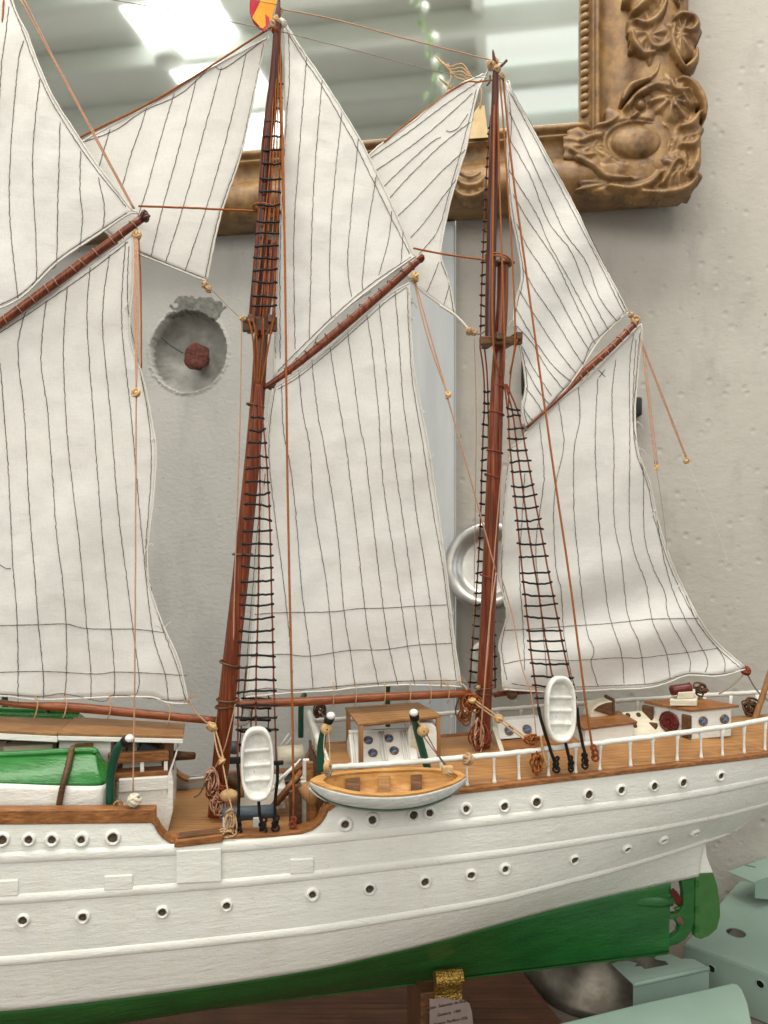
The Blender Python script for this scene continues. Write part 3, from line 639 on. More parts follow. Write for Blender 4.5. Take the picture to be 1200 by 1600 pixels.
# half-breadths along the length for each moulded line
def fb_(tab):
    xs, ys = zip(*tab); return lambda s: float(np.interp(s, xs, ys))
def smooth_tab(tab):
    xs, ys = zip(*tab); g = np.linspace(xs[0], xs[-1], 400); y = np.interp(g, xs, ys); k = np.ones(15) / 15
    yp = np.concatenate([np.full(7, y[0]), y, np.full(7, y[-1])]); y2 = np.convolve(yp, k, 'valid'); y2[0] = y[0]; y2[-1] = y[-1]
    return lambda s: float(np.interp(s, g, y2))
SB, SE = -1.22, 0.22
bT = smooth_tab([(SB, .004), (-1.1, .055), (-.95, .09), (-.8, .098), (-.5, .098), (-.3, .094), (-.1, .085), (0, .076), (.1, .06), (.18, .036), (SE, .004)])
bW1 = smooth_tab([(SB, .004), (-1.1, .055), (-.95, .092), (-.8, .101), (-.5, .101), (-.3, .096), (-.1, .083), (0, .072), (.1, .051), (.17, .024), (SE, .003)])
bW2 = smooth_tab([(SB, .004), (-1.1, .05), (-.95, .09), (-.8, .102), (-.5, .101), (-.3, .094), (-.1, .074), (0, .056), (.08, .034), (.15, .010), (SE, .002)])
bW3 = smooth_tab([(SB, .003), (-1.1, .042), (-.95, .085), (-.8, .10), (-.5, .098), (-.3, .085), (-.15, .058), (-.05, .030), (0, .016), (.054, .003), (SE, .0015)])
bWL = smooth_tab([(SB, .003), (-1.1, .034), (-.95, .075), (-.8, .092), (-.5, .086), (-.35, .064), (-.2, .034), (-.1, .016), (-.03, .007), (0, .0045), (.02, .003), (SE, .001)])
def fit(pts, b):                       # heights of a line drawn on the near side of the hull
    out = []
    for x, y in pts:
        s = -0.4
        for _ in range(40): s = st(cp(x, y, b(s)))[0]
        out.append((s, st(cp(x, y, b(s)))[2]))
    out.sort(); xs = [o[0] for o in out]; ys = [o[1] for o in out]
    gl = (ys[1] - ys[0]) / (xs[1] - xs[0]); gr = (ys[-1] - ys[-2]) / (xs[-1] - xs[-2])
    xs = [SB] + xs + [SE + .05]; ys = [ys[0] + gl * .3 * (SB - xs[1])] + ys + [ys[-1] + max(gr, .12) * (SE + .05 - xs[-1])]
    return xs, ys
def fsm(pts, b):
    xs, ys = fit(pts, b); g = np.linspace(xs[0], xs[-1], 500); y = np.interp(g, xs, ys); k = np.ones(41) / 41
    yp = np.concatenate([2 * y[0] - y[20:0:-1], y, 2 * y[-1] - y[-2:-22:-1]]); y2 = np.convolve(yp, k, 'valid'); return lambda s: float(np.interp(s, g, y2))
TOP = [(0, 1287), (120, 1286), (236, 1285), (241, 1289), (246, 1299), (254, 1309), (264, 1316), (275, 1320), (300, 1317), (345, 1311), (390, 1309), (430, 1308), (470, 1303), (488, 1297), (500, 1288), (508, 1277), (514, 1264), (519, 1258), (560, 1254), (640, 1247), (710, 1240), (850, 1223), (1000, 1205), (1100, 1193), (1200, 1181)]
tx, ty = fit(TOP, bT)
zT = lambda s: float(np.interp(s, tx, ty))
zW1 = fsm([(0, 1343), (267, 1331), (350, 1328), (500, 1313), (600, 1304), (800, 1280), (1000, 1255), (1047, 1249), (1200, 1216)], bW1)
zW2 = fsm([(0, 1408), (250, 1391), (400, 1379), (500, 1368), (800, 1332), (900, 1317), (1000, 1299), (1100, 1279), (1200, 1254)], bW2)
zW3 = fsm([(0, 1503), (250, 1481), (400, 1465), (500, 1453), (700, 1420), (800, 1400), (900, 1373), (1000, 1345), (1087, 1320), (1145, 1297)], bW3)
zWL = fsm([(0, 1578), (200, 1557), (400, 1529), (500, 1511), (615, 1487), (700, 1465), (800, 1436), (900, 1410), (1000, 1388), (1047, 1379), (1087, 1368)], bWL)
KZ = 0.0935
xt = lambda s: max(0.0, s)
def counter(s):                        # centreline of the overhanging stern
    return float(np.interp(s, [-.05, 0, .054, .12, .18, SE], [.205, .226, .243, .278, .315, .345]))
def pch(pts, n):                       # smooth section through its knuckles
    P = [Vector((p[0], p[1], 0)) for p in pts]; return [(q.x, q.y) for q in smoothpts(P, n)]
def section(s):
    k = [(.004 if s > -1.0 else .0035, KZ), (bWL(s), zWL(s)), (bW3(s), zW3(s)), (bW2(s), zW2(s)), (bW1(s), zW1(s)), (bT(s), zT(s))]
    if s > -.9: k[1] = (max(k[1][0], .0045), k[1][1])
    low = pch([k[0], (k[0][0] * .3 + k[1][0] * .7 * float(np.interp(s, [-.75, -.3], [.9, .55])), KZ * .62 + k[1][1] * .38), k[1]], 5)
    if s > 0:                          # clip everything to the counter
        c = counter(s); k = [(t, max(z, c)) for t, z in k]
        k[1] = (.0015, c); k[2] = (bW3(s) if zW3(s) > c else .002, max(zW3(s), c + .0008)); 
        for i in (3, 4, 5): k[i] = (k[i][0], max(k[i][1], k[i - 1][1] + .002))
    up = pch(k[1:], 6); return low, up
sts = sorted(set([round(x, 5) for x in list(np.linspace(SB, SE, 150))] + [round(x, 5) for x in tx if SB < x < SE] + [round((tx[i] + tx[i + 1]) / 2, 5) for i in range(3, 20)] + [0.0]))
rows = [section(s) for s in sts]
def skin(sel, which, side):
    V = [S(sts[i], side * t, z) for i in sel for t, z in rows[i][which]]; m = len(rows[0][which])
    return V, [(a * m + j, a * m + j + 1, (a + 1) * m + j + 1, (a + 1) * m + j) for a in range(len(sel) - 1) for j in range(m - 1)]
allst = list(range(len(sts))); S_AP = -0.036
lowst = [i for i in allst if sts[i] <= S_AP + 0.002]
near = skin(allst, 1, 1)
def shell(name, g, mat):
    o = make(name, *g, mat, SHIP); s = o.modifiers.new('solid', 'SOLIDIFY'); s.thickness = 0.003; s.offset = -1; return o
hull = make('hull_side', *near, 'hull', SHIP, solid=0.003); make('hull_side', *skin(allst, 1, -1), 'hull', SHIP, solid=0.003)
nb = skin(lowst, 0, 1); make('hull_bottom', *nb, 'green', SHIP, solid=0.0015); make('hull_bottom', *skin(lowst, 0, -1), 'green', SHIP, solid=0.0015)
make('keel', *sbox(-1.1, -0.042, -.0045, .0045, KZ - .003, KZ + .006), 'green', SHIP, False, bevel=.001)
bvh = BVHTree.FromPolygons(near[0], near[1])
def on_hull(px, py):
    h = bvh.ray_cast(CAM, ray(px, py).normalized()); n = h[1]
    if n.dot(ray(px, py)) > 0: n = -n
    return h[0], n
# wales
def ridge(name, b, z, s0, s1, hh, out, mat='hull', side=1, n=110):
    V, Fs = [], []; m = 9
    for i in range(n + 1):
        s = s0 + (s1 - s0) * i / n; f = min(1, (s1 - s) / .02 + .15, (s - s0) / .02 + .15)
        for j in range(m):
            a = math.pi * j / (m - 1); V.append(S(s, side * (b(s) - .001 + out * f * math.sin(a) ** .7), z(s) + hh * f * math.cos(a)))
    for i in range(n):
        for j in range(m - 1): Fs.append((i * m + j, i * m + j + 1, (i + 1) * m + j + 1, (i + 1) * m + j))
    return make(name, V, Fs, mat, SHIP)
for sd in (1, -1):
    ridge('wale', lambda s: bW1(s) , lambda s: zW1(s) + .002, SB + .05, .20, .0062, .0046, side=sd)
    ridge('wale', lambda s: bW2(s), lambda s: zW2(s) + .002, SB + .05, .19, .0056, .0046, side=sd)
    ridge('wale', lambda s: bW3(s), lambda s: zW3(s) + .002, SB + .05, .0545, .0056, .0050, side=sd)
# portholes
def porthole(px, py, ro, ri):
    ro *= random.uniform(.9, 1.12); ri *= random.uniform(.85, 1.15)
    c, n = on_hull(px, py); c = c + n * .0019
    pv, pf = lathe(c, n, [(ro * 1.12, -.001), (ro * 1.05, .001), (ro * .92, .0024), (ro * .75, .0028), (ri * 1.03, .0018), (ri, -.0002)], 20, cap=False); o = make('porthole', wob(pv, .0007, px, 260), pf, 'hull', SHIP)
    w_ = [c + (n.orthogonal().normalized() * math.cos(q) + n.cross(n.orthogonal().normalized()) * math.sin(q)) * ri * (1 + .12 * random.uniform(-1, 1)) + n * .0003 for q in np.linspace(0, 2 * math.pi, 15)[:-1]]
    make('opening', [c - n * .0002] + w_, [(0, i + 1, (i + 1) % 14 + 1) for i in range(14)], 'hole', o, False)
for p in [(5, 1311), (46, 1311), (82, 1311), (128, 1311), (177, 1308), (539, 1287), (581, 1280), (645, 1272), (670, 1269), (727, 1263), (787, 1259), (837, 1252), (918, 1240), (969, 1233), (1020, 1227), (1065, 1221), (1124, 1211)]:
    porthole(*p, .0068, .0042)
for p in [(37, 1436), (130, 1431), (254, 1423), (354, 1413), (488, 1396), (577, 1387), (663, 1376), (735, 1365), (788, 1356), (896, 1341), (978, 1324), (1035, 1310), (1084, 1299)]:
    porthole(*p, .0066, .0040)
def pad(name, x0, x1, y0, y1, th, mat='hull', slope=-.05):
    P = []
    for x, y in ((x0, y0), (x1, y0 + (x1 - x0) * slope), (x1, y1 + (x1 - x0) * slope), (x0, y1)):
        c, n = on_hull(x, y); P.append((c, n))
    nn = sum((p[1] for p in P), Vector()).normalized()
    return make(name, *prism([p[0] - nn * .004 for p in P], nn * (th + .004)), mat, SHIP, False, bevel=.0012)
pad('hull_block', 0, 30, 1374, 1399, .0035); pad('hull_block', 163, 208, 1367, 1390, .0035); pad('hull_block', 453, 490, 1341, 1364, .0035)
pp = pad('gangway_patch', 276, 346, 1326, 1378, .006); pp['label'] = 'square grey white patch below the gangway'
c, n = on_hull(387, 1393); make('nail_hole', *ball(c, .0016, .001, .002, 5), 'hole', SHIP)

# ---- stern post, propeller, rudder
pw = .0045
zw0 = lambda s: zWL(s)
def plate_ship(name, poly, half, mat, parent=SHIP, bev=.0015, t=0.0):
    return make(name, *prism([cp(x, y, t + half) for x, y in poly], N * (-2 * half)), mat, parent, False, bevel=bev)
post = make('stern_post', *prism([cp(x, y, pw) for x, y in [(1064, 1372), (1086, 1366), (1085, 1440), (1081, 1455), (1072, 1468), (1058, 1476), (1030, 1484), (1030, 1470), (1048, 1466), (1060, 1458), (1062, 1448), (1055, 1438), (1046, 1436), (1046, 1430), (1060, 1428), (1068, 1415), (1068, 1395)]], N * (-2 * pw)), 'green', SHIP, False, bevel=.0012)
rd = plate_ship('rudder', [(1087, 1366), (1115, 1364), (1121, 1382), (1125.5, 1410), (1126, 1432), (1121, 1452), (1108, 1463), (1096, 1468), (1086, 1465)], .0045, 'green_rudder')
plate_ship('rudder_head', [(1088, 1330), (1089, 1318), (1103, 1316), (1105, 1338), (1110, 1352), (1115, 1364), (1087.5, 1365.7)], .0042, 'white', rd)
for y in (1378, 1418, 1448): make('hinge', *box(cp(1086, y), U * .0028, N * .0055, ZV * .004), 'green', rd, False, bevel=.0008)
pr = make('propeller_hub', *lathe(cp(1062, 1419), U, [(.001, -.008), (.0024, -.005), (.0026, .004), (.001, .008)], 14), 'green', SHIP)
for poly, ts in (([(1047, 1392), (1052, 1388), (1059, 1394), (1066, 1406), (1069, 1414), (1064, 1417), (1056, 1413), (1049, 1404)], (.010, .012, .008, .003, 0, -.002, -.001, .006)), ([(1045, 1424), (1052, 1424), (1060, 1428), (1067, 1438), (1068, 1445), (1060, 1441), (1050, 1432)], (-.004, 0, .003, .007, .010, .006, 0))):
    make('propeller_blade', [cp(x, y, t) for (x, y), t in zip(poly, ts)], [tuple(range(len(poly)))], 'darkred', pr, False, solid=.0014)
make('shaft_bossing', *tube([S(-.115, .006, .17), S(-.09, .007, .167), S(-.06, .006, .163), S(-.038, .004, .160)], [.003, .007, .0085, .007], 12), 'green', SHIP)

# ---- decks
ZD, ZP = .310, .370                    # waist deck, poop deck on the centreline
S_P = -.494
def zpe(s): return zT(s) + .0035
def deckgrid(s0, s1, zfun, inset, n=60, m=12):
    V = []
    for i in range(n + 1):
        s = s0 + (s1 - s0) * i / n; b = max(bT(s) - inset, .001)
        for j in range(m + 1): t = b * (2 * j / m - 1); V.append(S(s, t, zfun(s, t / b)))
    return V, [(i * (m + 1) + j, i * (m + 1) + j + 1, (i + 1) * (m + 1) + j + 1, (i + 1) * (m + 1) + j) for i in range(n) for j in range(m)]
make('main_deck', *deckgrid(-1.15, S_P, lambda s, q: ZD, .003), 'deck', SHIP, solid=.002)
def zpoop(s, q): e = zpe(max(s, -.47)); return e + (max(ZP + .05 * max(0, s + .25), e + .004) - e) * (1 - q * q)
make('poop_deck', *deckgrid(S_P, SE - .006, zpoop, .001, 70, 14), 'deck', SHIP, solid=.002)
make('poop_bulkhead', *sbox(S_P - .001, S_P + .002, -.094, .094, ZD, ZP - .006), 'dark_wood', SHIP, False)
# wooden caps along the top of the hull
def cap(name, s0, s1, wd, h, mat, side=1, n=40, dz=0.0, out=.003, parent=SHIP, zf=zT, bev=.0012):
    V = []; 
    for i in range(n + 1):
        s = s0 + (s1 - s0) * i / n; z = zf(s) + dz; b = bT(s) + out
        tq = (zf(min(s + .002, s1)) - zf(max(s - .002, s0))) / .004; nrm = Vector((-tq, 1)).normalized()
        for t, hh in ((b, 0), (b, h), (b - wd, h), (b - wd, 0)): V.append(S(s + nrm.x * hh, side * t, z + nrm.y * hh))
    Fs = [(i * 4 + j, i * 4 + (j + 1) % 4, (i + 1) * 4 + (j + 1) % 4, (i + 1) * 4 + j) for i in range(n) for j in range(4)] + [(0, 1, 2, 3), (4 * n, 4 * n + 1, 4 * n + 2, 4 * n + 3)]
    return make(name, V, Fs, mat, parent, False, bevel=bev)
def s_of(px, py, b=bT):
    s = -.4
    for _ in range(30): s = st(cp(px, py, b(s)))[0]
    return s
s240, s275, s345, s490, s518 = s_of(237, 1285), s_of(274, 1320), s_of(347, 1311), s_of(488, 1297), s_of(519, 1258)
for sd in (1, -1):
    cap('bulwark_rail', -1.12, s240 + .004, .013, .0145, 'rail', sd, 50, zf=lambda s: zT(min(s, s240 - .003)))
    cap('curved_cap', s240 - .0005, s275 + .002, .016, .0032, 'rail', sd, 30, .0005)
    cap('waist_cap', s345 - .001, s518 - .002, .018, .0045, 'rail', sd, 50, .0003)
    cap('poop_edge_strip', s518 - .004, SE - .03, .014, .0058, 'rail', sd, 90, -.0003, .004)
cap('gangway_sill', s275 - .001, s345 + .001, .022, .0075, 'rail', 1, 10, -.0002, .008)
cap('gangway_mat', s275 + .003, s345 - .002, .013, .001, 'dark_wood', 1, 10, .0076, .004, bev=.0003)
# poop rails
zR = lambda s: float(np.interp(s, [-.5, -.43, -.29, 0, .2], [.389, .3885, .3905, .401, .412]))
bR = lambda s: bT(s) - .004
def railpath(s0, s1, side, n=50): return [S(s0 + (s1 - s0) * i / n, side * bR(s0 + (s1 - s0) * i / n), zR(s0 + (s1 - s0) * i / n)) for i in range(n + 1)]
s_r0 = S_P + .003
for sd in (1, -1):
    hr = make('handrail', *tube(wob(railpath(s_r0, SE - .02, sd, 120), .0009, 3, 120), .0031, 9), 'hull', SHIP)
    for px in (690, 730, 773, 812, 858, 900, 937, 986, 1022, 1059, 1097, 1130, 1163, 1196, 1230, 1262):
        s = s_of(px, 1200, bR); 
        if s > SE - .03: continue
        zb = zpe(s) + .001; P = [(.0030, 0), (.0019, .003), (.0014, .010), (.0014, .018), (.0019, .026), (.0032, zR(s) - zb - .002)]
        make('baluster', *lathe(S(s + random.uniform(-.0006, .0006), sd * (bT(s) - .005), zb), ZV + U * random.uniform(-.04, .04), [(r * random.uniform(.85, 1.15), h) for r, h in P], 9), 'white', SHIP)
bar = make('front_rail', *tube(wob(lerp_pts(S(s_r0, bR(s_r0), zR(s_r0) - .002), S(s_r0 - .004, -bR(s_r0), .400), 14), .0006, 5), .0042, 9), 'white', SHIP)
for t in (.07, .03, -.03, -.07): make('rail_post', *tube([S(s_r0, t, ZP - .008), S(s_r0 - .001, t, .396)], .0024, 8), 'white', SHIP)

# ---- masts and spars
def spar(name, pts, rpx, mat, parent=SHIP, n=14, t=0.0):
    P = [cp(x, y, t) for x, y in pts]; rr = [r / F * (p - CAM).y for r, p in zip(rpx, P)]
    P2 = smoothpts(P, 6); r2 = list(np.interp(np.linspace(0, 1, len(P2)), np.linspace(0, 1, len(P)), rr))
    return make(name, *tube(P2, r2, n), mat, parent)
m2 = spar('mizzen_mast', [(337, 1286), (355, 1091), (376, 900), (396, 700), (404, 600), (410, 500), (420, 440), (425, 378)], [13.5, 13.5, 12.8, 12, 11.2, 10.5, 10, 9.5], 'mast')
spar('topmast', [(397, 515), (401, 470), (410, 360), (417, 225), (429, 112), (434, 36), (436, 0), (438, -40)], [10, 10.5, 10, 8.5, 7.3, 6, 2.4, 2], 'mast_dark', m2, t=.006)
m3 = spar('rear_mast', [(753, 1180), (757, 1075), (765, 900), (773, 705), (777, 600), (781, 535), (785, 470), (786, 405)], [13, 12, 11.8, 11.3, 10.2, 9.5, 9, 8.7], 'mast')
spar('topmast', [(766, 535), (766, 470), (768, 380), (771, 260), (774, 130), (774, 108), (770, 78)], [8.2, 8, 7.8, 7.6, 5.2, 4.4, 1.2], 'mast_dark', m3, t=.006)
m1 = spar('front_mast', [(-95, 1390), (-80, 1100), (-52, 700), (-38, 400), (-25, 100), (-20, -160)], [15, 15, 13, 11, 9, 6], 'mast')
# crosstrees and bands
ct = make('crosstree', *prism([cp(378, 500, .03), cp(384, 495, -.03), cp(432, 494, -.03), cp(434, 500, .03), cp(432, 526, .028), cp(420, 528, .02), cp(384, 522, .028)], N * -.0001), 'dark_wood', m2, False, solid=.004)
def xtree(parent, x0, x1, y, h, s_):
    for tt in (.02, -.02):
        a, b = cp(x0, y + h / 2, tt), cp(x1, y + h / 2, tt); make('crosstree', *box((a + b) / 2, (b - a) / 2, N * .004, ZV * (h / F * .9 / 2)), 'dark_wood', parent, False, bevel=.0012)
    a, b = cp((x0 + x1) / 2 - 18, y + h / 2 + 3, .034), cp((x0 + x1) / 2 - 18, y + h / 2 + 3, -.034)
    for dx in (-14, 16):
        c = cp((x0 + x1) / 2 + dx, y + h / 2, 0); make('trestle', *box(c, U * .004, N * .030, ZV * .0045), 'dark_wood', parent, False, bevel=.001)
COL.objects.unlink(ct); bpy.data.objects.remove(ct)
xtree(m2, 379, 433, 496, 22, 1); xtree(m3, 750, 815, 526, 13, 1)
make('mast_cap', *box(cp(783, 412), U * .015, N * .009, ZV * .0016), 'dark_wood', m3, False, bevel=.001)
def hoop(parent, px, py, rpx, rr=.0012, tilt=0.0, mat='dark_wood'):
    c = cp(px, py); ax = (ZV + U * (.06 + tilt) + N * .0).normalized(); make('mast_hoop', *ring(c, ax, rpx / F * .9, rr, 26, 7), mat, parent)
for x, y, r in ((379, 866, 14.5), (359, 1037, 15.5), (356, 1093, 16.5), (352, 1103, 14.6), (399, 634, 13)): hoop(m2, x, y, r, .0013, random.uniform(-.25, .25))
for x, y, r in ((773, 706, 13), (769, 745, 13), (757, 1073, 16.5), (757, 1083, 14.5), (776, 646, 12.4), (779, 604, 11.2), (762, 902, 13)): hoop(m3, x, y, r, .0010, random.uniform(-.2, .35), 'redline' if r < 13.2 else 'dark_wood')
# gaffs and booms
g1 = spar('gaff', [(-40, 530), (0, 505), (110, 424), (222, 341)], [6.5, 6.8, 6.8, 6.2], 'mast', SHIP, t=.004)
g2 = spar('gaff', [(412, 606), (445, 584), (520, 524), (600, 455), (655, 406)], [3.6, 5, 6.6, 6.2, 5], 'mast', SHIP, t=.004)
g3 = spar('gaff', [(823, 668), (886, 611), (915, 579), (955, 543), (996, 502)], [2.0, 2.6, 6, 5.4, 4.2], 'mast', SHIP, t=.004)
spar('boom', [(-70, 1088), (30, 1101), (110, 1105), (220, 1115), (337, 1126)], [4, 4.5, 7.4, 6.8, 5.8], 'boom', SHIP)
spar('boom', [(362, 1100), (420, 1098), (480, 1096), (600, 1089), (735, 1083)], [4.5, 6.6, 6.8, 6.5, 6.2], 'boom', SHIP)
spar('boom', [(772, 1086), (800, 1082), (900, 1074), (1000, 1066), (1040, 1063)], [4, 4.5, 5, 4.6, 4], 'mast', SHIP, t=-.016)
spar('flag_staff', [(1172, 1145), (1180, 1122), (1204, 1050), (1232, 960)], [4.5, 4.6, 4.6, 3.4], 'wood_v', SHIP)
make('jaw', *ball(cp(424, 603), .006, .006, .005, 8), 'dark_wood', g2); make('jaw', *ball(cp(800, 1086, -.008), .007, .005, .006, 8), 'dark_wood', SHIP)
# flag at the mast head
fl = [(428, -50), (424, 8), (419, 42), (414, 49), (405, 46), (396, 36), (390, 20), (390, 5), (397, -50)]
fg = make('flag', *prism([cp(x, y, -.004 + .003 * math.sin(x * .2)) for x, y in fl], N * -.0006), 'flag_red', SHIP, False)
make('flag_stripe', *prism([cp(x, y, -.0025) for x, y in [(426, -50), (432, 5), (424, 30), (410, 46), (394, 28), (407, 2), (402, -50)]], N * -.0008), 'flag_yellow', fg, False)
# ---- sails
SEAM_R = .00040
def rs(poly, n):
    P = smoothpts([Vector((p[0], p[1], 0)) for p in poly], 8); d = [0]
    for a, b in zip(P, P[1:]): d.append(d[-1] + (b - a).length)
    xs = np.interp(np.linspace(0, d[-1], n), d, [p.x for p in P]); ys = np.interp(np.linspace(0, d[-1], n), d, [p.y for p in P]); return np.stack([xs, ys], 1)
def sail(label, top, bottom, left, right, seams, t0, amp, seed, fold=None, nu=44, nv=64, edges='tblr', seam_mat='thread'):
    T, B, Lf, Rt = rs(top, nu), rs(bottom, nu), rs(left, nv), rs(right, nv)
    u = np.linspace(0, 1, nu)[None, :, None]; v = np.linspace(0, 1, nv)[:, None, None]
    G = (1 - v) * T[None] + v * B[None] + (1 - u) * Lf[:, None] + u * Rt[:, None] - ((1 - u) * (1 - v) * T[0] + u * (1 - v) * T[-1] + (1 - u) * v * B[0] + u * v * B[-1])
    def tt(x, y):
        q = t0 + amp * noise.noise(Vector((x * .0075 + seed, y * .0042, seed))) + amp * .30 * noise.noise(Vector((x * .022 + y * .006 + seed, y * .013 - x * .004, 3 + seed))) + amp * .10 * noise.noise(Vector((x * .05, y * .05, 9 + seed)))
        if fold: q += fold(x, y)
        return q
    V = [cp(G[j, i, 0], G[j, i, 1], tt(G[j, i, 0], G[j, i, 1])) for j in range(nv) for i in range(nu)]
    Fs = [(j * nu + i, j * nu + i + 1, (j + 1) * nu + i + 1, (j + 1) * nu + i) for j in range(nv - 1) for i in range(nu - 1)]
    o = make('sail', V, Fs, 'cloth', SHIP, solid=.0007); o['label'] = label
    for k, sm in enumerate(seams):
        P = rs(sm, max(4, int(sum(math.dist(a, b) for a, b in zip(sm, sm[1:])) / 3.2)))
        pts = []
        for i, (x, y) in enumerate(P):
            x += .8 * noise.noise(Vector((x * .17, y * .17, k * 3.1 + seed))) + random.uniform(-.35, .35); y += .5 * noise.noise(Vector((x * .2, y * .2, k * 2 + 9)))
            pts.append(cp(x, y, tt(x, y) + .00075))
        make('seam', *tube(pts, [SEAM_R * random.uniform(.75, 1.25) for _ in pts], 5), seam_mat, o)
    for nm, E in (('t', T), ('b', B), ('l', Lf), ('r', Rt)):
        if nm in edges:
            pts = [cp(x + random.uniform(-.4, .4), y + random.uniform(-.4, .4), tt(x, y) + .0003) for x, y in E]
            make('hem', *tube(pts, .0011, 6), 'boltrope', o)
    return o, tt
sail('left lower sail, wide cream cloth above the green lifeboat', [(-30, 530), (0, 512), (60, 470), (140, 414), (208, 366)], [(-70, 1090), (0, 1087), (60, 1093), (150, 1090), (232, 1089), (262, 1098), (294, 1099)], [(-30, 530), (-40, 800), (-70, 1090)],
     [(208, 366), (209, 431), (203, 500), (206, 541), (221, 582), (236, 650), (244, 710), (240, 781), (231, 856), (232, 905), (242, 942), (259, 987), (277, 1025), (287, 1060), (294, 1099)],
     [[(0, 567), (12, 720), (20, 880), (27, 975), (28, 1098)], [(40, 487), (28, 545), (38, 650), (45, 780), (52, 870), (60, 975), (67, 1050), (68, 1095)], [(72, 470), (64, 560), (75, 650), (88, 830), (97, 900), (103, 975), (104, 1050), (100, 1093)],
      [(105, 450), (99, 540), (103, 650), (110, 730), (125, 860), (135, 975), (142, 1050), (142, 1093)], [(141, 418), (136, 500), (146, 650), (160, 840), (173, 980), (179, 1055), (178, 1091)], [(171, 398), (160, 500), (172, 640), (185, 800), (200, 920), (208, 985), (217, 1055), (215, 1080), (208, 1090)],
      [(196, 377), (190, 500), (205, 650), (220, 820), (238, 985), (257, 1050), (263, 1094)], [(201, 385), (200, 480), (218, 575), (233, 660), (236, 740), (228, 860), (236, 920), (256, 987), (276, 1040), (290, 1094)],
      [(-20, 978), (60, 976), (103, 975), (135, 982), (208, 983), (256, 988)], [(-20, 1051), (67, 1049), (150, 1053), (178, 1050), (217, 1051), (257, 1053), (292, 1056)], [(-30, 1082), (60, 1088), (100, 1084), (160, 1096), (180, 1086), (260, 1094), (288, 1094)], [(0, 520), (60, 480), (140, 424), (200, 378)], [(0, 882), (9, 888), (17, 888)]], .0, .009, 1.3, edges='tbr')
sail('left topsail, pale cloth triangle at the upper left corner', [(-20, -160), (-16, -160)], [(-35, 500), (0, 482), (37, 462), (90, 410), (150, 369), (202, 334), (215, 333)], [(-20, -160), (-25, 100), (-35, 500)], [(-16, -160), (19, 0), (41, 49), (56, 90), (82, 150), (120, 210), (150, 255), (202, 322), (215, 333)],
     [[(14, 10), (8, 60), (1, 120), (-6, 300), (-2, 480)], [(37, 64), (28, 101), (17, 232), (15, 337), (28, 466)], [(62, 124), (51, 244), (56, 375), (57, 430), (50, 446)], [(94, 191), (90, 326), (88, 409), (78, 420)], [(126, 236), (125, 300), (129, 337), (124, 394)], [(154, 277), (163, 326), (161, 356)],
      [(16, 0), (36, 50), (51, 92), (77, 152), (114, 213), (145, 258), (197, 323)], [(0, 476), (37, 456), (90, 405), (150, 364), (198, 333)]], .002, .008, 2.1, nu=30)
sail('left staysail, grey white cloth stretched below the flag', [(416, 60), (420, 57)], [(122, 330), (200, 388), (260, 414), (322, 439)], [(416, 60), (322, 112), (225, 170), (122, 226), (110, 260), (122, 330)], [(420, 57), (409, 90), (379, 232), (345, 337), (323, 439)],
     [[(412, 68), (395, 150), (375, 240), (342, 337), (320, 434)], [(385, 82), (360, 190), (330, 300), (289, 424)], [(346, 105), (320, 200), (290, 310), (259, 409)], [(307, 124), (280, 230), (250, 340), (236, 401)], [(272, 146), (250, 220), (228, 300), (213, 345)], [(229, 169), (214, 215), (205, 240), (191, 292)], [(172, 202), (162, 235), (153, 265)],
      [(133, 221), (180, 203), (225, 173), (280, 148), (330, 106), (350, 107), (409, 65)], [(212, 390), (260, 411), (318, 434)]], -.03, .006, 3.7, nu=30, nv=50)
sail('middle topsail, tall triangle of cream cloth right of the ladder mast', [(444, 40), (448, 40)], [(428, 592), (462, 560), (520, 500), (582, 448), (648, 400)], [(444, 40), (446, 170), (439, 320), (434, 450), (430, 530), (428, 592)], [(448, 40), (477, 86), (504, 124), (560, 214), (590, 274), (620, 337), (642, 390), (650, 402)],
     [[(451, 52), (452, 125), (446, 210), (438, 375), (438, 560)], [(479, 88), (476, 130), (466, 259), (459, 375), (461, 546)], [(504, 118), (491, 277), (487, 375), (484, 500), (483, 530)], [(534, 176), (519, 322), (515, 412), (517, 495)], [(560, 217), (549, 330), (543, 412), (549, 463)], [(588, 274), (575, 356), (566, 440), (569, 453)], [(612, 330), (607, 375), (592, 429)], [(630, 360), (628, 390), (626, 412)],
      [(449, 50), (478, 97), (502, 132), (553, 222), (583, 282), (614, 345), (640, 396)], [(434, 580), (470, 543), (525, 490), (582, 442), (642, 402)], [(487, 550), (500, 520), (540, 482), (580, 455)], [(436, 80), (441, 180), (434, 340), (430, 480), (430, 560)]], -.002, .009, 4.2)
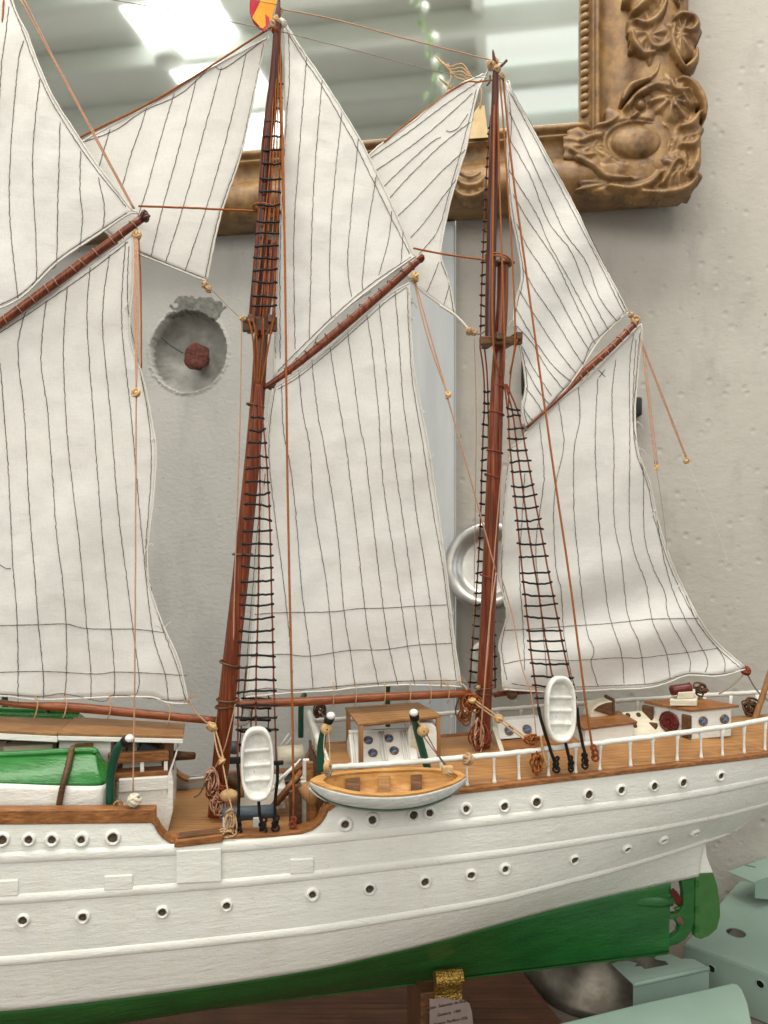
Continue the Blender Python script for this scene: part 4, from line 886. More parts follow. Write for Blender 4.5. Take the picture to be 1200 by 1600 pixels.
sail('middle lower sail, large cream cloth in the centre above the wooden boat', [(426, 606), (470, 580), (540, 522), (600, 467), (640, 441)], [(384, 1089), (450, 1083), (520, 1079), (560, 1074), (640, 1070), (721, 1073)], [(426, 606), (419, 650), (412, 720), (410, 800), (402, 900), (394, 990), (384, 1089)],
     [(640, 441), (642, 507), (647, 575), (660, 650), (670, 700), (685, 800), (700, 912), (710, 1000), (721, 1073)],
     [[(430, 607), (422, 660), (421, 725), (432, 825), (445, 925), (455, 1025), (457, 1060)], [(440, 600), (443, 673), (453, 725), (462, 800), (472, 925), (485, 1025), (489, 1074)], [(467, 578), (473, 643), (484, 700), (492, 800), (510, 912), (520, 1012), (526, 1077)], [(487, 562), (497, 650), (507, 700), (527, 830), (537, 950), (547, 1016), (555, 1072)], [(515, 541), (533, 650), (541, 700), (557, 830), (570, 950), (580, 1015), (592, 1074)],
      [(543, 516), (563, 667), (570, 700), (587, 850), (599, 950), (608, 1010), (622, 1072)], [(573, 491), (582, 550), (592, 650), (598, 750), (616, 870), (628, 950), (637, 1010), (648, 1070)], [(592, 475), (599, 535), (607, 612), (614, 700), (628, 800), (640, 885), (655, 1000), (666, 1062)], [(617, 455), (622, 512), (630, 625), (640, 700), (650, 795), (665, 890), (682, 1012), (690, 1065)], [(636, 448), (639, 520), (645, 600), (661, 695), (677, 800), (694, 900), (706, 1005), (713, 1062)],
      [(398, 960), (440, 957), (515, 956), (560, 951), (599, 950), (650, 947), (698, 945)], [(392, 1026), (440, 1022), (485, 1025), (547, 1016), (599, 1015), (650, 1008), (706, 1005)], [(390, 1080), (420, 1075), (455, 1078), (520, 1073), (580, 1068), (640, 1064), (714, 1063)], [(434, 608), (470, 586), (540, 528), (600, 474), (634, 449)], [(415, 740), (402, 830), (396, 905), (388, 1000), (384, 1080)]], -.001, .008, 5.9)
sail('right staysail, pale triangular cloth behind the middle topsail', [(755, 116), (758, 119)], [(600, 380), (645, 441), (687, 476), (712, 492)], [(755, 116), (720, 132), (680, 160), (644, 191), (575, 245), (572, 300), (600, 380)], [(758, 119), (744, 152), (729, 230), (719, 262), (702, 322), (691, 375), (689, 402), (699, 431), (707, 465), (712, 492)],
     [[(753, 124), (700, 160), (640, 205), (579, 247)], [(738, 146), (690, 190), (640, 230), (588, 266)], [(731, 178), (715, 200), (702, 206), (697, 203)], [(689, 214), (672, 224), (630, 262), (599, 292)], [(740, 187), (690, 226), (640, 275), (609, 309)], [(727, 234), (690, 268), (650, 310), (620, 339)], [(716, 277), (690, 310), (665, 345), (642, 371)],
      [(744, 139), (735, 180), (719, 240), (702, 300), (684, 360), (654, 397)], [(686, 409), (676, 435), (667, 456)], [(689, 409), (701, 442), (698, 460), (693, 476)], [(700, 430), (706, 470), (709, 488)]], -.03, .006, 6.4, nu=30, nv=50)
sail('right topsail, striped triangular cloth above the rear gaff', [(791, 127), (795, 127)], [(824, 671), (848, 648), (876, 618), (904, 582), (939, 528), (981, 488)], [(791, 127), (794, 175), (792, 262), (798, 330), (808, 380), (815, 430), (806, 470), (802, 502), (812, 541), (821, 600), (816, 639), (824, 671)], [(795, 127), (801, 147), (829, 196), (871, 273), (899, 325), (927, 385), (955, 437), (981, 488)],
     [[(796, 143), (832, 210), (874, 290), (909, 357), (948, 434), (974, 488)], [(796, 175), (825, 238), (860, 315), (885, 367), (916, 409), (937, 465), (965, 503)], [(796, 217), (829, 276), (857, 346), (892, 392), (916, 451), (951, 516)], [(796, 266), (839, 336), (857, 378), (892, 441), (927, 507), (936, 525)], [(802, 304), (829, 350), (867, 406), (895, 465), (930, 537)], [(808, 350), (823, 383), (844, 415), (869, 457), (897, 509), (921, 548)], [(816, 418), (834, 450), (865, 495), (890, 537), (911, 569)],
      [(811, 453), (837, 495), (872, 548), (900, 583)], [(806, 481), (830, 523), (862, 569), (893, 597)], [(807, 509), (830, 534), (855, 576), (881, 609)], [(815, 540), (834, 576), (862, 618)], [(821, 572), (837, 604), (858, 632)], [(822, 606), (841, 632), (848, 645)], [(818, 638), (830, 655), (838, 658)],
      [(979, 489), (939, 524), (922, 540), (904, 586), (876, 612), (848, 646), (826, 668)], [(797, 136), (836, 205), (878, 282), (914, 352), (950, 426), (977, 482)], [(793, 140), (799, 190), (795, 265), (801, 330), (811, 382), (818, 432), (808, 475), (805, 503), (815, 545), (824, 600), (819, 638), (825, 664)]], -.004, .006, 7.7, nu=40,
     fold=lambda x, y: .0035 * math.sin((x * .8 + y * .6) * .055))
def fold3(x, y):
    g = math.exp(-((y - 1000) / 110) ** 2); g2 = math.exp(-((x - 1000) / 30) ** 2)
    return .008 * g * math.sin((x * .35 + y) * .048) + .006 * g2 * math.sin(y * .018 + 1)
sail('right lower sail, billowing white cloth over the stern', [(798, 699), (812, 690), (826, 672), (886, 616), (908, 600), (960, 548), (1001, 506)], [(786, 1077), (851, 1081), (907, 1080), (960, 1077), (1010, 1075), (1045, 1066), (1075, 1055), (1120, 1057), (1164, 1046)], [(798, 699), (790, 770), (784, 850), (779, 895), (785, 925), (791, 965), (779, 1007), (783, 1030), (786, 1077)],
     [(1001, 506), (1003, 520), (996, 592), (992, 645), (997, 705), (1016, 757), (1027, 810), (1046, 870), (1069, 922), (1095, 971), (1121, 1005), (1164, 1043)],
     [[(796, 710), (788, 787), (784, 895), (791, 962), (784, 1012), (792, 1062)], [(820, 740), (813, 855), (812, 903), (817, 967), (820, 1047)], [(843, 660), (850, 730), (848, 767), (843, 804), (837, 860), (844, 940), (853, 1033), (856, 1060)], [(873, 630), (881, 695), (869, 753), (865, 807), (869, 887), (877, 924), (881, 988), (891, 1047), (899, 1077)], [(904, 605), (906, 653), (897, 705), (897, 796), (901, 849), (915, 975), (928, 1015), (924, 1036), (935, 1073)],
      [(934, 592), (930, 695), (935, 796), (936, 820), (947, 927), (955, 972), (971, 1020), (975, 1068)], [(962, 562), (956, 625), (959, 700), (960, 812), (971, 873), (981, 961), (999, 1007), (1008, 1070)], [(990, 523), (984, 576), (984, 705), (984, 817), (992, 866), (1009, 911), (1020, 971), (1041, 1020), (1047, 1060)], [(994, 530), (990, 600), (989, 660), (997, 700), (1005, 742), (1007, 836), (1022, 890), (1039, 926), (1046, 967), (1076, 1024), (1078, 1050)], [(1027, 814), (1042, 892), (1069, 964), (1104, 1027), (1102, 1050)],
      [(1072, 930), (1091, 975), (1129, 1024), (1132, 1050)], [(784, 985), (830, 983), (877, 979), (940, 975), (999, 969), (1020, 967), (1091, 966)], [(788, 1037), (830, 1030), (893, 1032), (960, 1028), (999, 1028), (1035, 1024), (1085, 1018), (1121, 1013)], [(800, 1068), (850, 1075), (907, 1073), (960, 1071), (1020, 1068), (1046, 1061), (1080, 1052), (1120, 1054), (1159, 1048)], [(1000, 520), (994, 592), (990, 648), (994, 705), (1012, 757), (1023, 812), (1042, 872), (1065, 926), (1091, 974), (1118, 1009), (1155, 1042)], [(935, 578), (946, 589)], [(946, 577), (936, 590)]], -.002, .008, 8.8, fold=fold3)

# ---- standing and running rigging
def pl(pts): return [cp(*p) if len(p) == 3 else cp(p[0], p[1], 0) for p in pts]
def line(pts, r=.0011, mat='orange', name='rigging_line', parent=SHIP, sag=0.0, n=26, wb=.0003):
    P = pl(pts)
    if len(P) == 2:
        P = lerp_pts(P[0], P[1], n); P = [p - ZV * sag * math.sin(math.pi * i / (n - 1)) for i, p in enumerate(P)]
    else: P = smoothpts(P, 8)
    return make(name, *tube(wob(P, wb, random.random() * 9, 90), r, 6), mat, parent)
def knot(px, py, t, r, mat='tan', parent=SHIP, n=4, name='knot'):
    gs = []; c = cp(px, py, t)
    for k in range(n):
        ax = Vector((random.uniform(-1, 1), random.uniform(-1, 1), random.uniform(-1, 1))).normalized(); gs.append(ring(c + ax * r * .25, ax, r * random.uniform(.55, .9), r * .28, 12, 6))
    gs.append(ball(c, r * .6, r * .6, r * .6, 5)); return make(name, *join(*gs), mat, parent)
def fuzz(px, py, t, r, n, mat='tan'):
    gs = []; c = cp(px, py, t)
    for k in range(n):
        d = Vector((random.uniform(-1, 1), random.uniform(-.5, .5), random.uniform(-1, 1))); gs.append(tube(smoothpts([c, c + d * r * .6 + Vector((0, 0, .002)), c + d * r], 3), .0004, 4))
    return make('loose_ends', *join(*gs), mat, SHIP)
def ladder(lines_, ys, r_sh=.0010, r_r=.0012, smat='redline', over=2.5, skip=()):
    P = [[cp(*q) for q in L] for L in lines_]
    o = root('shroud_ladder', P[0][0], '', ''); del o['label']; del o['category']; 
    COL.objects.unlink(o); bpy.data.objects.remove(o)
    sh = None; Q = [smoothpts(p, 10) for p in P]
    for q in Q:
        ob = make('shroud', *tube(wob(q, .0004, random.random() * 9, 70), r_sh, 6), smat, SHIP)
        sh = sh or ob
    def at(q, y):
        z = None
        for a, b in zip(q, q[1:]):
            ya, yb = [800 - F * (p.z - ZC) / p.y for p in (a, b)]
            if (ya - y) * (yb - y) <= 0: return a.lerp(b, (y - ya) / (yb - ya + 1e-9))
        return None
    for y in ys:
        y2 = y + random.uniform(-1.5, 1.5); pts = [at(q, y2 + random.uniform(-2, 2)) for q in Q]
        pts = [p for p in pts if p]
        if len(pts) < 2: continue
        d0 = (pts[0] - pts[1]).normalized() * over / F * .85 * random.uniform(.4, 1.5); d1 = (pts[-1] - pts[-2]).normalized() * over / F * .85 * random.uniform(.4, 1.8)
        full = [pts[0] + d0 + ZV * random.uniform(-.0008, .0008)] + [p + N * .0009 for p in pts] + [pts[-1] + d1 + ZV * random.uniform(-.0012, .0012)]
        full = smoothpts(full, 4); full = [p - ZV * .0012 * random.uniform(.2, 1.1) * math.sin(math.pi * i / (len(full) - 1)) for i, p in enumerate(full)]
        g = [tube(wob(full, .0005, random.random() * 9, 120), r_r, 6)] + [ball(p + N * .0006, .0017, .0014, .0016, 4) for p in pts]
        make('rung', *join(*g), 'black', sh)
tn = .088
yy = lambda a, b, st_: list(np.arange(a, b, st_))
ladder([[(401, 600, .02), (390, 690, .035), (386, 770, .05), (380, 900, .062), (375, 1012, .074), (372, 1100, .082), (371, 1200, tn)], [(403, 600, .02), (406, 700, .035), (405, 830, .055), (403, 960, .068), (400, 1075, .08), (400, 1245, tn)], [(405, 600, .02), (414, 690, .035), (421, 800, .05), (425, 950, .066), (428, 1075, .08), (432, 1195, tn)]], yy(654, 1150, 19.4))
ladder([[(403, 524, .03), (396, 495, .03), (397, 440, .026), (405, 330, .018), (414, 225, .012), (428, 112, .006), (433, 50, .004)], [(409, 524, .03), (411, 495, .03), (414, 440, .026), (420, 330, .018), (428, 225, .012), (434, 112, .006), (435, 50, .004)], [(415, 524, .03), (428, 495, .03), (430, 440, .026), (434, 330, .018), (438, 225, .012), (440, 112, .006), (436, 50, .004)]], [132, 152, 170, 190, 214, 232, 255, 278, 298, 320, 345, 362, 385, 404, 420, 440, 462, 478])
for x0, x1 in ((395, 402), (411, 404), (427, 408), (388, 398)): line([(x0, 498, .03), ((x0 + x1) / 2 + 3, 535, .028), (x1, 600, .014)], .0011, 'orange')
ladder([[(788, 600, .016), (794, 650, .02), (797, 700, .03), (810, 830, .05), (820, 930, .064), (830, 1020, .076), (841, 1105, tn)], [(790, 600, .016), (802, 650, .02), (808, 700, .03), (826, 830, .05), (842, 930, .064), (856, 1020, .076), (876, 1120, tn)], [(792, 600, .016), (811, 650, .02), (821, 700, .03), (845, 830, .05), (864, 930, .064), (882, 1020, .076), (901, 1105, tn)]], [637, 651, 668, 685, 703, 719, 737, 758, 773, 792, 811, 826, 848, 869, 892, 909, 928, 943, 962, 983, 1000, 1017, 1035, 1056, 1072, 1090], over=3.5)
ladder([[(751, 528, -.04), (752, 470, -.034), (756, 360, -.024), (762, 240, -.012), (767, 180, -.006)], [(759, 528, -.03), (760, 470, -.026), (763, 360, -.018), (767, 240, -.01), (770, 180, -.005)]], yy(196, 520, 16.5), .0009, .0013)
ladder([[(750, 540, -.03), (757, 605, -.03), (754, 700, -.05), (750, 830, -.064), (744, 930, -.076), (738, 1010, -.084), (734, 1075, -.09)], [(757, 540, -.03), (762, 605, -.03), (763, 700, -.05), (760, 830, -.064), (756, 930, -.076), (751, 1010, -.084), (748, 1075, -.09)]], yy(612, 1075, 17.5), .0010, .0014)
ladder([[(771, 880, -.07), (772, 960, -.08), (774, 1075, -.09)], [(764, 880, -.07), (765, 960, -.08), (767, 1075, -.09)]], yy(900, 1080, 18), .0010, .0013)
ladder([[(385, 1040, -.085), (378, 1120, -.09), (374, 1175, -.09)], [(400, 1040, -.085), (393, 1120, -.09), (390, 1175, -.09)], [(420, 1040, -.085), (419, 1175, -.09)]], [1092, 1106, 1124, 1143, 1160], .0010, .0016)
# dead-eyes: black lanyards down to the rail, ending in loops
def lanyard(pts, mat='black', r=.0018):
    line(pts, r, mat, 'lanyard', wb=.0006); x, y, t = pts[-1]
    for k in range(3): 
        c = cp(x + random.uniform(-2, 2), y - 8 * k, t); make('lanyard_loop', *ring(c, N + U * random.uniform(-.8, .8) + ZV * random.uniform(-.3, .3), .0034 - .0004 * k, .0014, 14, 6), mat, SHIP)
for pts in ([(371, 1192, .089), (373, 1212, .092), (373, 1250, .094), (372, 1298, .095)], [(404, 1250, .094), (405, 1268, .094), (411, 1297, .095)], [(432, 1190, .090), (434, 1210, .092), (430, 1255, .094), (430, 1294, .095)],
            [(841, 1105, .088), (846, 1128, .09), (858, 1165, .092), (870, 1202, .092)], [(881, 1153, .094), (887, 1175, .094), (893, 1201, .092)], [(902, 1105, .088), (906, 1140, .09), (914, 1180, .092), (915, 1196, .092)]): lanyard(pts)
lanyard([(459, 1255, .094), (458, 1296, .095)], 'redline', .0013); lanyard([(926, 1172, .09), (929, 1184, .091)], 'redline', .0013)
for x, y in ((368, 1186), (434, 1192), (368, 1190)): make('lashing', *box(cp(x, y, .09), U * .006, N * .002, ZV * .002), 'black', SHIP, False, bevel=.0008)
# long stays
line([(433, 52, .004), (440, 150, .01), (445, 400, .03), (450, 800, .06), (456, 1075, .085), (459, 1262, .094)], .00135)
line([(430, 60, .004), (437, 160, .008), (443, 330, .02), (446, 480, .03)], .0010)
line([(786, 122, .003), (800, 260, .012), (816, 380, .022), (860, 700, .05), (890, 905, .07), (915, 1097, .088), (927, 1176, .09)], .00125)
line([(781, 122, .006), (794, 300, .02), (805, 512, .03), (797, 584, .016)], .0011)
line([(777, 118, .006), (781, 300, .018), (788, 525, .03), (786, 600, .012)], .0011); line([(773, 118, .006), (771, 300, .018), (770, 525, .03), (783, 590, .012)], .0011)
line([(808, 530, .03), (798, 585, .012), (794, 640, .016)], .0009)
line([(430, 52), (424, 43, -.02), (322, 108, -.028), (230, 163, -.03), (128, 213, -.03), (60, 250, -.03)], .0013)
line([(770, 125, -.004), (748, 128, -.02), (720, 132, -.028), (653, 180, -.03), (600, 222, -.03)], .0011)
line([(216, 322), (300, 325), (400, 330)], .0012); line([(646, 388, .003), (700, 398, .003), (765, 407, .003), (790, 408, .003)], .0012); 
for y in (327, 331, 334): hoop(m2, 417, y, 21 - (y - 327), .0012, .1, 'orange')
for y in (404, 408): hoop(m3, 778, y, 21, .0010, .2, 'orange')
line([(436, 8), (300, -18), (165, -38)], .0005, 'grey_line'); line([(428, 48), (300, 22), (160, -3)], .0005, 'grey_line')
line([(438, 14), (520, 30), (640, 62), (772, 95)], .0008, 'pink'); line([(440, 50), (560, 80), (690, 113), (760, 122)], .0005, 'grey_line')
line([(32, 0, .003), (81, 90, .003), (140, 200, .003), (208, 326, .003)], .0009, 'pink'); line([(38, 0, .003), (86, 95, .003), (146, 206, .003), (210, 326, .003)], .0009, 'pink')
line([(6, 0, .003), (2, 60, .003), (-4, 160, .003)], .0009, 'orange')
line([(326, 448, -.02), (350, 472, -.01), (378, 499, .02)], .0008, 'grey_line'); knot(320, 445, -.025, .0048); knot(326, 452, -.022, .0042); knot(379, 497, .03, .0036)
line([(736, 519, -.02), (752, 521, -.01), (768, 507, .004)], .0010, 'grey_line'); knot(733, 517, -.02, .0055); knot(742, 520, -.02, .0042); line([(687, 477, -.027), (712, 493, -.025), (736, 519, -.02)], .0016, 'boltrope')
line([(378, 498, .028), (374, 700, .03), (367, 900, .04), (365, 1000, .05)], .0007, 'pink'); line([(741, 528, -.02), (744, 640, -.03), (743, 760, -.04), (740, 1000, -.06)], .0005, 'pink')
# gaff tackles
for dx in (-4, -1, 2): line([(213 + dx * .6, 372, .006), (214 + dx, 470, .03), (213, 610, .05)], .0009, 'pink')
line([(217, 372, .004), (220, 450, .01), (221, 575, .012)], .0009, 'orange')
knot(213, 614, .05, .0050, 'block', n=2, name='tackle_block'); line([(213, 618, .05), (212, 800, .065), (211, 1000, .085), (208, 1238, .095)], .0009, 'pink'); knot(214, 367, .004, .0052, 'block', name='tackle_block')
for dx in (-3, 2): line([(648 + dx * .5, 440, .004), (672 + dx, 530, .02), (699, 616, .03)], .0009, 'pink')
knot(648, 433, .006, .0060, 'block', name='tackle_block'); knot(699, 617, .03, .0046, 'block', n=2, name='tackle_block'); line([(699, 621, .03), (730, 730, .035), (775, 893, .03)], .0009, 'pink')
line([(775, 895, .02), (765, 970, .03), (757, 1072, .04), (750, 1160, .03)], .0009, 'pink'); line([(785, 720, .01), (778, 800, .014), (770, 900, .02), (763, 1010, .03), (752, 1120, .03)], .0007, 'pink')
line([(783, 900, .014), (800, 960, .02), (815, 1040, .04), (830, 1085, .06), (838, 1150, .08)], .0007, 'pink')
for a, b in (((1002, 530), (1026, 727)), ((1005, 530), (1028, 727)), ((1002, 530), (1023, 725))): line([(*a, .002), (*b, .03)], .0005, 'pink')
for a, b in (((1003, 540), (1072, 717)), ((1005, 540), (1074, 717))): line([(*a, .002), (*b, .02)], .0007, 'pink')
knot(1026, 730, .03, .0036, 'block', n=2, name='tackle_block'); knot(1073, 720, .02, .0038, 'block', n=2, name='tackle_block')
line([(1026, 735, .03), (1036, 800, .03), (1042, 860, .03)], .0003, 'grey_line'); line([(1074, 724, .02), (1110, 800, .02), (1138, 880, .02)], .00025, 'boltrope')
# lashings of sails to spars
def lash(parent, p, q, n, rpx, mat='tan'):
    for k in range(n):
        f = (k + .5) / n + random.uniform(-.02, .02); x, y = p[0] + (q[0] - p[0]) * f, p[1] + (q[1] - p[1]) * f
        c = cp(x, y, .004); d = (cp(*q) - cp(*p)).normalized(); make('lashing', *ring(c, d + Vector((random.uniform(-.3, .3), 0, random.uniform(-.3, .3))), rpx / F * .88 * random.uniform(1, 1.12), .0005, 16, 5), mat, parent)
lash(g1, (0, 505), (222, 341), 11, 7.2, 'pink'); lash(g2, (440, 588), (655, 406), 13, 6.8, 'redline'); lash(g3, (900, 597), (996, 502), 9, 6, 'tan')
knot(657, 404, .004, .0050, 'redline'); knot(225, 338, .004, .0062, 'mast_dark'); knot(993, 501, .004, .0058, 'tan'); knot(1165, 1048, .0, .0062, 'redline'); knot(986, 492, .004, .004, 'tan')
for x in (520, 555, 600, 640, 672, 700): line([(x, 1066, .004), (x + 2, 1078, .008), (x + 1, 1098 - (x - 520) * .03, .0085), (x - 1, 1104 - (x - 520) * .03, .004)], .0006, 'tan', 'lashing'); 
for x, y in ((170, 1098), (55, 1098), (262, 1110), (100, 1098)): line([(x, y - 10, .004), (x + 4, y, .008), (x + 1, y + 18, .0085), (x - 2, y + 24, .004)], .0008, 'tan', 'lashing')
line([(296, 1095, .002), (305, 1112, .006), (322, 1128, .008), (333, 1132, .01)], .0010, 'pink'); knot(331, 1136, .01, .0062, 'block', name='tackle_block')
line([(333, 1140, .012), (340, 1175, .03), (346, 1188, .04)], .0010, 'tan'); line([(337, 1140, .012), (345, 1170, .03), (350, 1188, .04)], .0010, 'tan'); knot(346, 1189, .04, .0048, 'block', n=2, name='tackle_block'); line([(348, 1193, .04), (356, 1235, .07), (364, 1272, .09)], .0009, 'tan')
line([(368, 1100, .014), (352, 1165, .018), (336, 1200, .014)], .0008, 'pink')
for x, y, t in ((722, 1066, .0), (786, 1070, 0), (297, 1092, .004), (640, 470, .003), (690, 1065, .004)): fuzz(x, y, t, .010, 7)
line([(1163, 1052, .0), (1145, 1070, .01), (1124, 1084, .03)], .0011, 'grey_line'); line([(1167, 1052, 0), (1182, 1078, 0), (1200, 1094, 0)], .0011, 'grey_line')
# gathered ropes
def coil(px, py, t, w_, h_, n, mat='pink', r=.0010, name='rope_coil'):
    c = cp(px, py, t); gs = []
    for k in range(n):
        ph = random.uniform(0, 6.28); sx = w_ * random.uniform(.35, 1); sz = h_ * random.uniform(.45, 1); ox = random.uniform(-.4, .4) * w_; oz = random.uniform(-.35, .35) * h_; tl = random.uniform(-.8, .8)
        gs.append(tube(wob([c + U * (ox + sx * math.cos(2 * math.pi * i / 18 + ph)) + ZV * (oz + sz * math.sin(2 * math.pi * i / 18 + ph) + tl * sx * .3 * math.cos(2 * math.pi * i / 18)) + N * (.004 * math.sin(4 * math.pi * i / 18 + ph) + random.uniform(-.001, .001)) for i in range(18)], .0006, k), r, 5, closed=True))
    return make(name, *join(*gs), mat, SHIP)
coil(330, 1222, .016, .010, .016, 11, 'pink'); coil(341, 1258, .018, .009, .014, 9, 'pink'); coil(342, 1238, .018, .012, .010, 5, 'redline')
line([(322, 1220, .02), (312, 1240, .024), (303, 1246, .026)], .0009, 'dark_wood')
coil(832, 1157, .085, .008, .006, 10, 'orange'); coil(838, 1190, .09, .006, .013, 8, 'orange'); coil(752, 1150, .014, .012, .016, 9, 'redline'); coil(745, 1150, .014, .006, .020, 6, 'pink'); coil(727, 1107, -.02, .010, .020, 10, 'orange'); coil(738, 1096, .006, .010, .010, 9, 'orange')
coil(1172, 1104, -.01, .010, .010, 8, 'dark_wood', .0014); coil(1092, 1078, .01, .010, .008, 5, 'dark_wood', .0013); coil(359, 1283, .094, .005, .013, 8, 'tan', .0011); coil(354, 1302, .098, .010, .004, 6, 'tan', .0009); coil(500, 1112, -.05, .007, .010, 6, 'dark_wood', .0011)
line([(741, 1098, .012), (778, 1125, .03), (826, 1160, .08)], .0011, 'tan'); line([(741, 1094, .012), (780, 1121, .03), (828, 1157, .08)], .0011, 'tan'); knot(779, 1124, .03, .0056, 'block', name='tackle_block'); knot(738, 1095, .012, .0046, 'block', name='tackle_block')
knot(731, 1186, .094, .0062, 'tan', n=6); knot(210, 1250, .098, .0065, 'cream', n=6); fuzz(731, 1186, .094, .007, 8)
line([(845, 1150, .09), (850, 1180, .094), (856, 1198, .095)], .0016, 'tan'); knot(747, 1074, .01, .003, 'tan')

# rope work at the two mast heads
for px, py, t, rr, mt in ((434, 33, .006, .0058, 'tan'), (428, 38, .006, .0046, 'tan'), (440, 36, .006, .0050, 'boltrope'), (437, 16, .004, .0034, 'tan'), (431, 48, .008, .0044, 'redline'), (768, 102, .006, .0056, 'tan'), (776, 108, .008, .0050, 'tan'), (785, 119, .006, .0040, 'tan'), (774, 96, .004, .0038, 'pink')): knot(px, py, t, rr, mt, n=5)
line([(758, 119, -.004), (764, 108, .0), (772, 100, .004)], .0013, 'boltrope'); line([(776, 108, .008), (784, 102, .010), (792, 94, .012)], .0017, 'dark_wood'); line([(760, 134, .006), (765, 128, .008), (766, 118, .008)], .0012, 'dark_wood')
line([(442, 38, .002), (452, 50, .0), (470, 76, -.002)], .0009, 'boltrope'); fuzz(436, 30, .006, .010, 10); fuzz(772, 104, .006, .010, 10)
for k in range(4): line([(432 + k * 2, 46, .008), (428 + k * 3.4, 130, .010), (418 + k * 6, 300, .016), (396 + k * 10, 494, .03)], .0008, 'orange')

for x, y in ((643, 500), (646, 560), (655, 640), (672, 720), (690, 850), (706, 960), (238, 690), (234, 850), (255, 985), (292, 1090), (997, 660), (1000, 700), (1022, 800), (205, 470), (720, 1068), (640, 440), (402, 905), (1060, 915), (800, 500), (590, 280)): fuzz(x, y, .001, random.uniform(.006, .013), 3, 'boltrope')
# ================================================================== DECK FITTINGS
def quad_box(name, top4, down, mat, parent=SHIP, bev=.001):      # four top corners pushed down
    return make(name, *prism(top4, (0, 0, -down)), mat, parent, False, bevel=bev)
def port_on(c, n, r, parent, glass='blue'):
    o = make('window', *ring(c, n, r, r * .28, 18, 6), 'brass', parent)
    make('pane', *lathe(c, n, [(r * .98, -.0004), (r * .8, .0008), (r * .3, .0014)], 16), glass, o)
zd = ZP - .001
def dk(px, py):                         # a point on the cambered poop deck
    z = ZP
    for _ in range(12):
        P = dp(px, py, z); s_, t_, _z = st(P); z = zpoop(s_, max(-1, min(1, t_ / bT(s_))))
    return P - ZV * .0005
# wooden table over the skylight
tz = .421
tp = [dp(x, y, tz) for x, y in ((539, 1105), (653, 1097), (690, 1117), (560, 1131))]
tbl = make('deck_table', [(tp[0] + tp[2]) / 2 + (p - (tp[0] + tp[2]) / 2) * .5 - ZV * .004 for p in tp] + [(tp[0] + tp[2]) / 2 + (p - (tp[0] + tp[2]) / 2) * .93 - ZV * .004 for p in tp], [(0, 1, 5, 4), (1, 2, 6, 5), (2, 3, 7, 6), (3, 0, 4, 7)], 'wood', SHIP, False, solid=.002)
ln = (tp[1] - tp[0]); cr = (tp[3] - tp[0]); nP = 7
for k in range(nP):
    a = tp[0].lerp(tp[3], (k + .04) / nP); b = tp[1].lerp(tp[2], (k + .04) / nP); c = tp[1].lerp(tp[2], (k + .96) / nP); d = tp[0].lerp(tp[3], (k + .96) / nP)
    make('plank', *prism([a, b, c, d], (0, 0, -.0026 - .0004 * random.random())), 'wood', tbl, False, bevel=.0003)
cen = (tp[0] + tp[2]) / 2
for p in tp:
    q = cen + (p - cen) * .93; make('leg', *box(Vector((q.x, q.y, (tz + zd) / 2 - .003)), U * .0026, N * .0026, ZV * ((tz - zd) / 2)), 'wood_v', tbl, False, bevel=.0004)
# skylight with four round windows
def ridge_house(x0, x1, yb, depth, h, name, z=zd, mat='white'):
    a, b = dk(x0, yb), dk(x1, yb - 5); back = (b - a).cross(ZV).normalized() * -1
    if back.y < 0: back = -back
    v = [a, b, a + back * depth * .5 + ZV * h, b + back * depth * .5 + ZV * h, a + back * depth, b + back * depth, a - ZV * .006, b - ZV * .006, a + back * depth - ZV * .006, b + back * depth - ZV * .006]
    o = make(name, v, [(0, 1, 3, 2), (2, 3, 5, 4), (0, 2, 4, 8, 6), (1, 7, 9, 5, 3), (0, 6, 7, 1), (4, 5, 9, 8)], mat, SHIP, False, bevel=.0012)
    return o, a, b, back, depth, h
o, a, b, bk, dep_, hh = ridge_house(550, 655, 1198, .072, .030, 'skylight')
sl_n = (bk * -hh + ZV * dep_ * .5).normalized(); upv = (bk * dep_ * .5 + ZV * hh)
def on_slope(u, v): return a.lerp(b, u) + upv * v + sl_n * .0006
for u, v in ((.285, .73), (.60, .76), (.33, .36), (.655, .40)): port_on(on_slope(u, v), sl_n, .0045, o)
for u in (.05, .14, .47, .52, .80, .86): make('frame_bar', *tube([on_slope(u, .06), on_slope(u, .97)], .0016, 6), 'white', o)
make('sill', *tube([on_slope(0, .06), on_slope(1, .06)], .0022, 6), 'white', o); make('ridge_bar', *tube([on_slope(0, 1), on_slope(1, 1)], .0022, 6), 'white', o)
# rounded companionway
cA, cB = dp(637, 1184, zd), dp(683, 1187, zd); hC = .043; prf_ = [(0, 0), (1, 0), (1, .72), (.95, .88), (.83, .98), (.17, 1), (.05, .9), (0, .75)]
make('companionway', *prism([cA.lerp(cB, u) + ZV * (hC * v) for u, v in prf_], Vector((.004, .03, 0))), 'white', SHIP, False, bevel=.002)
make('companionway_door', *prism([cA.lerp(cB, u) + ZV * (hC * v) + Vector((0, -.0008, 0)) for u, v in ((.08, .25), (.45, .22), (.45, .8), (.12, .85))], Vector((0, .001, 0))), 'cream', SHIP, False)
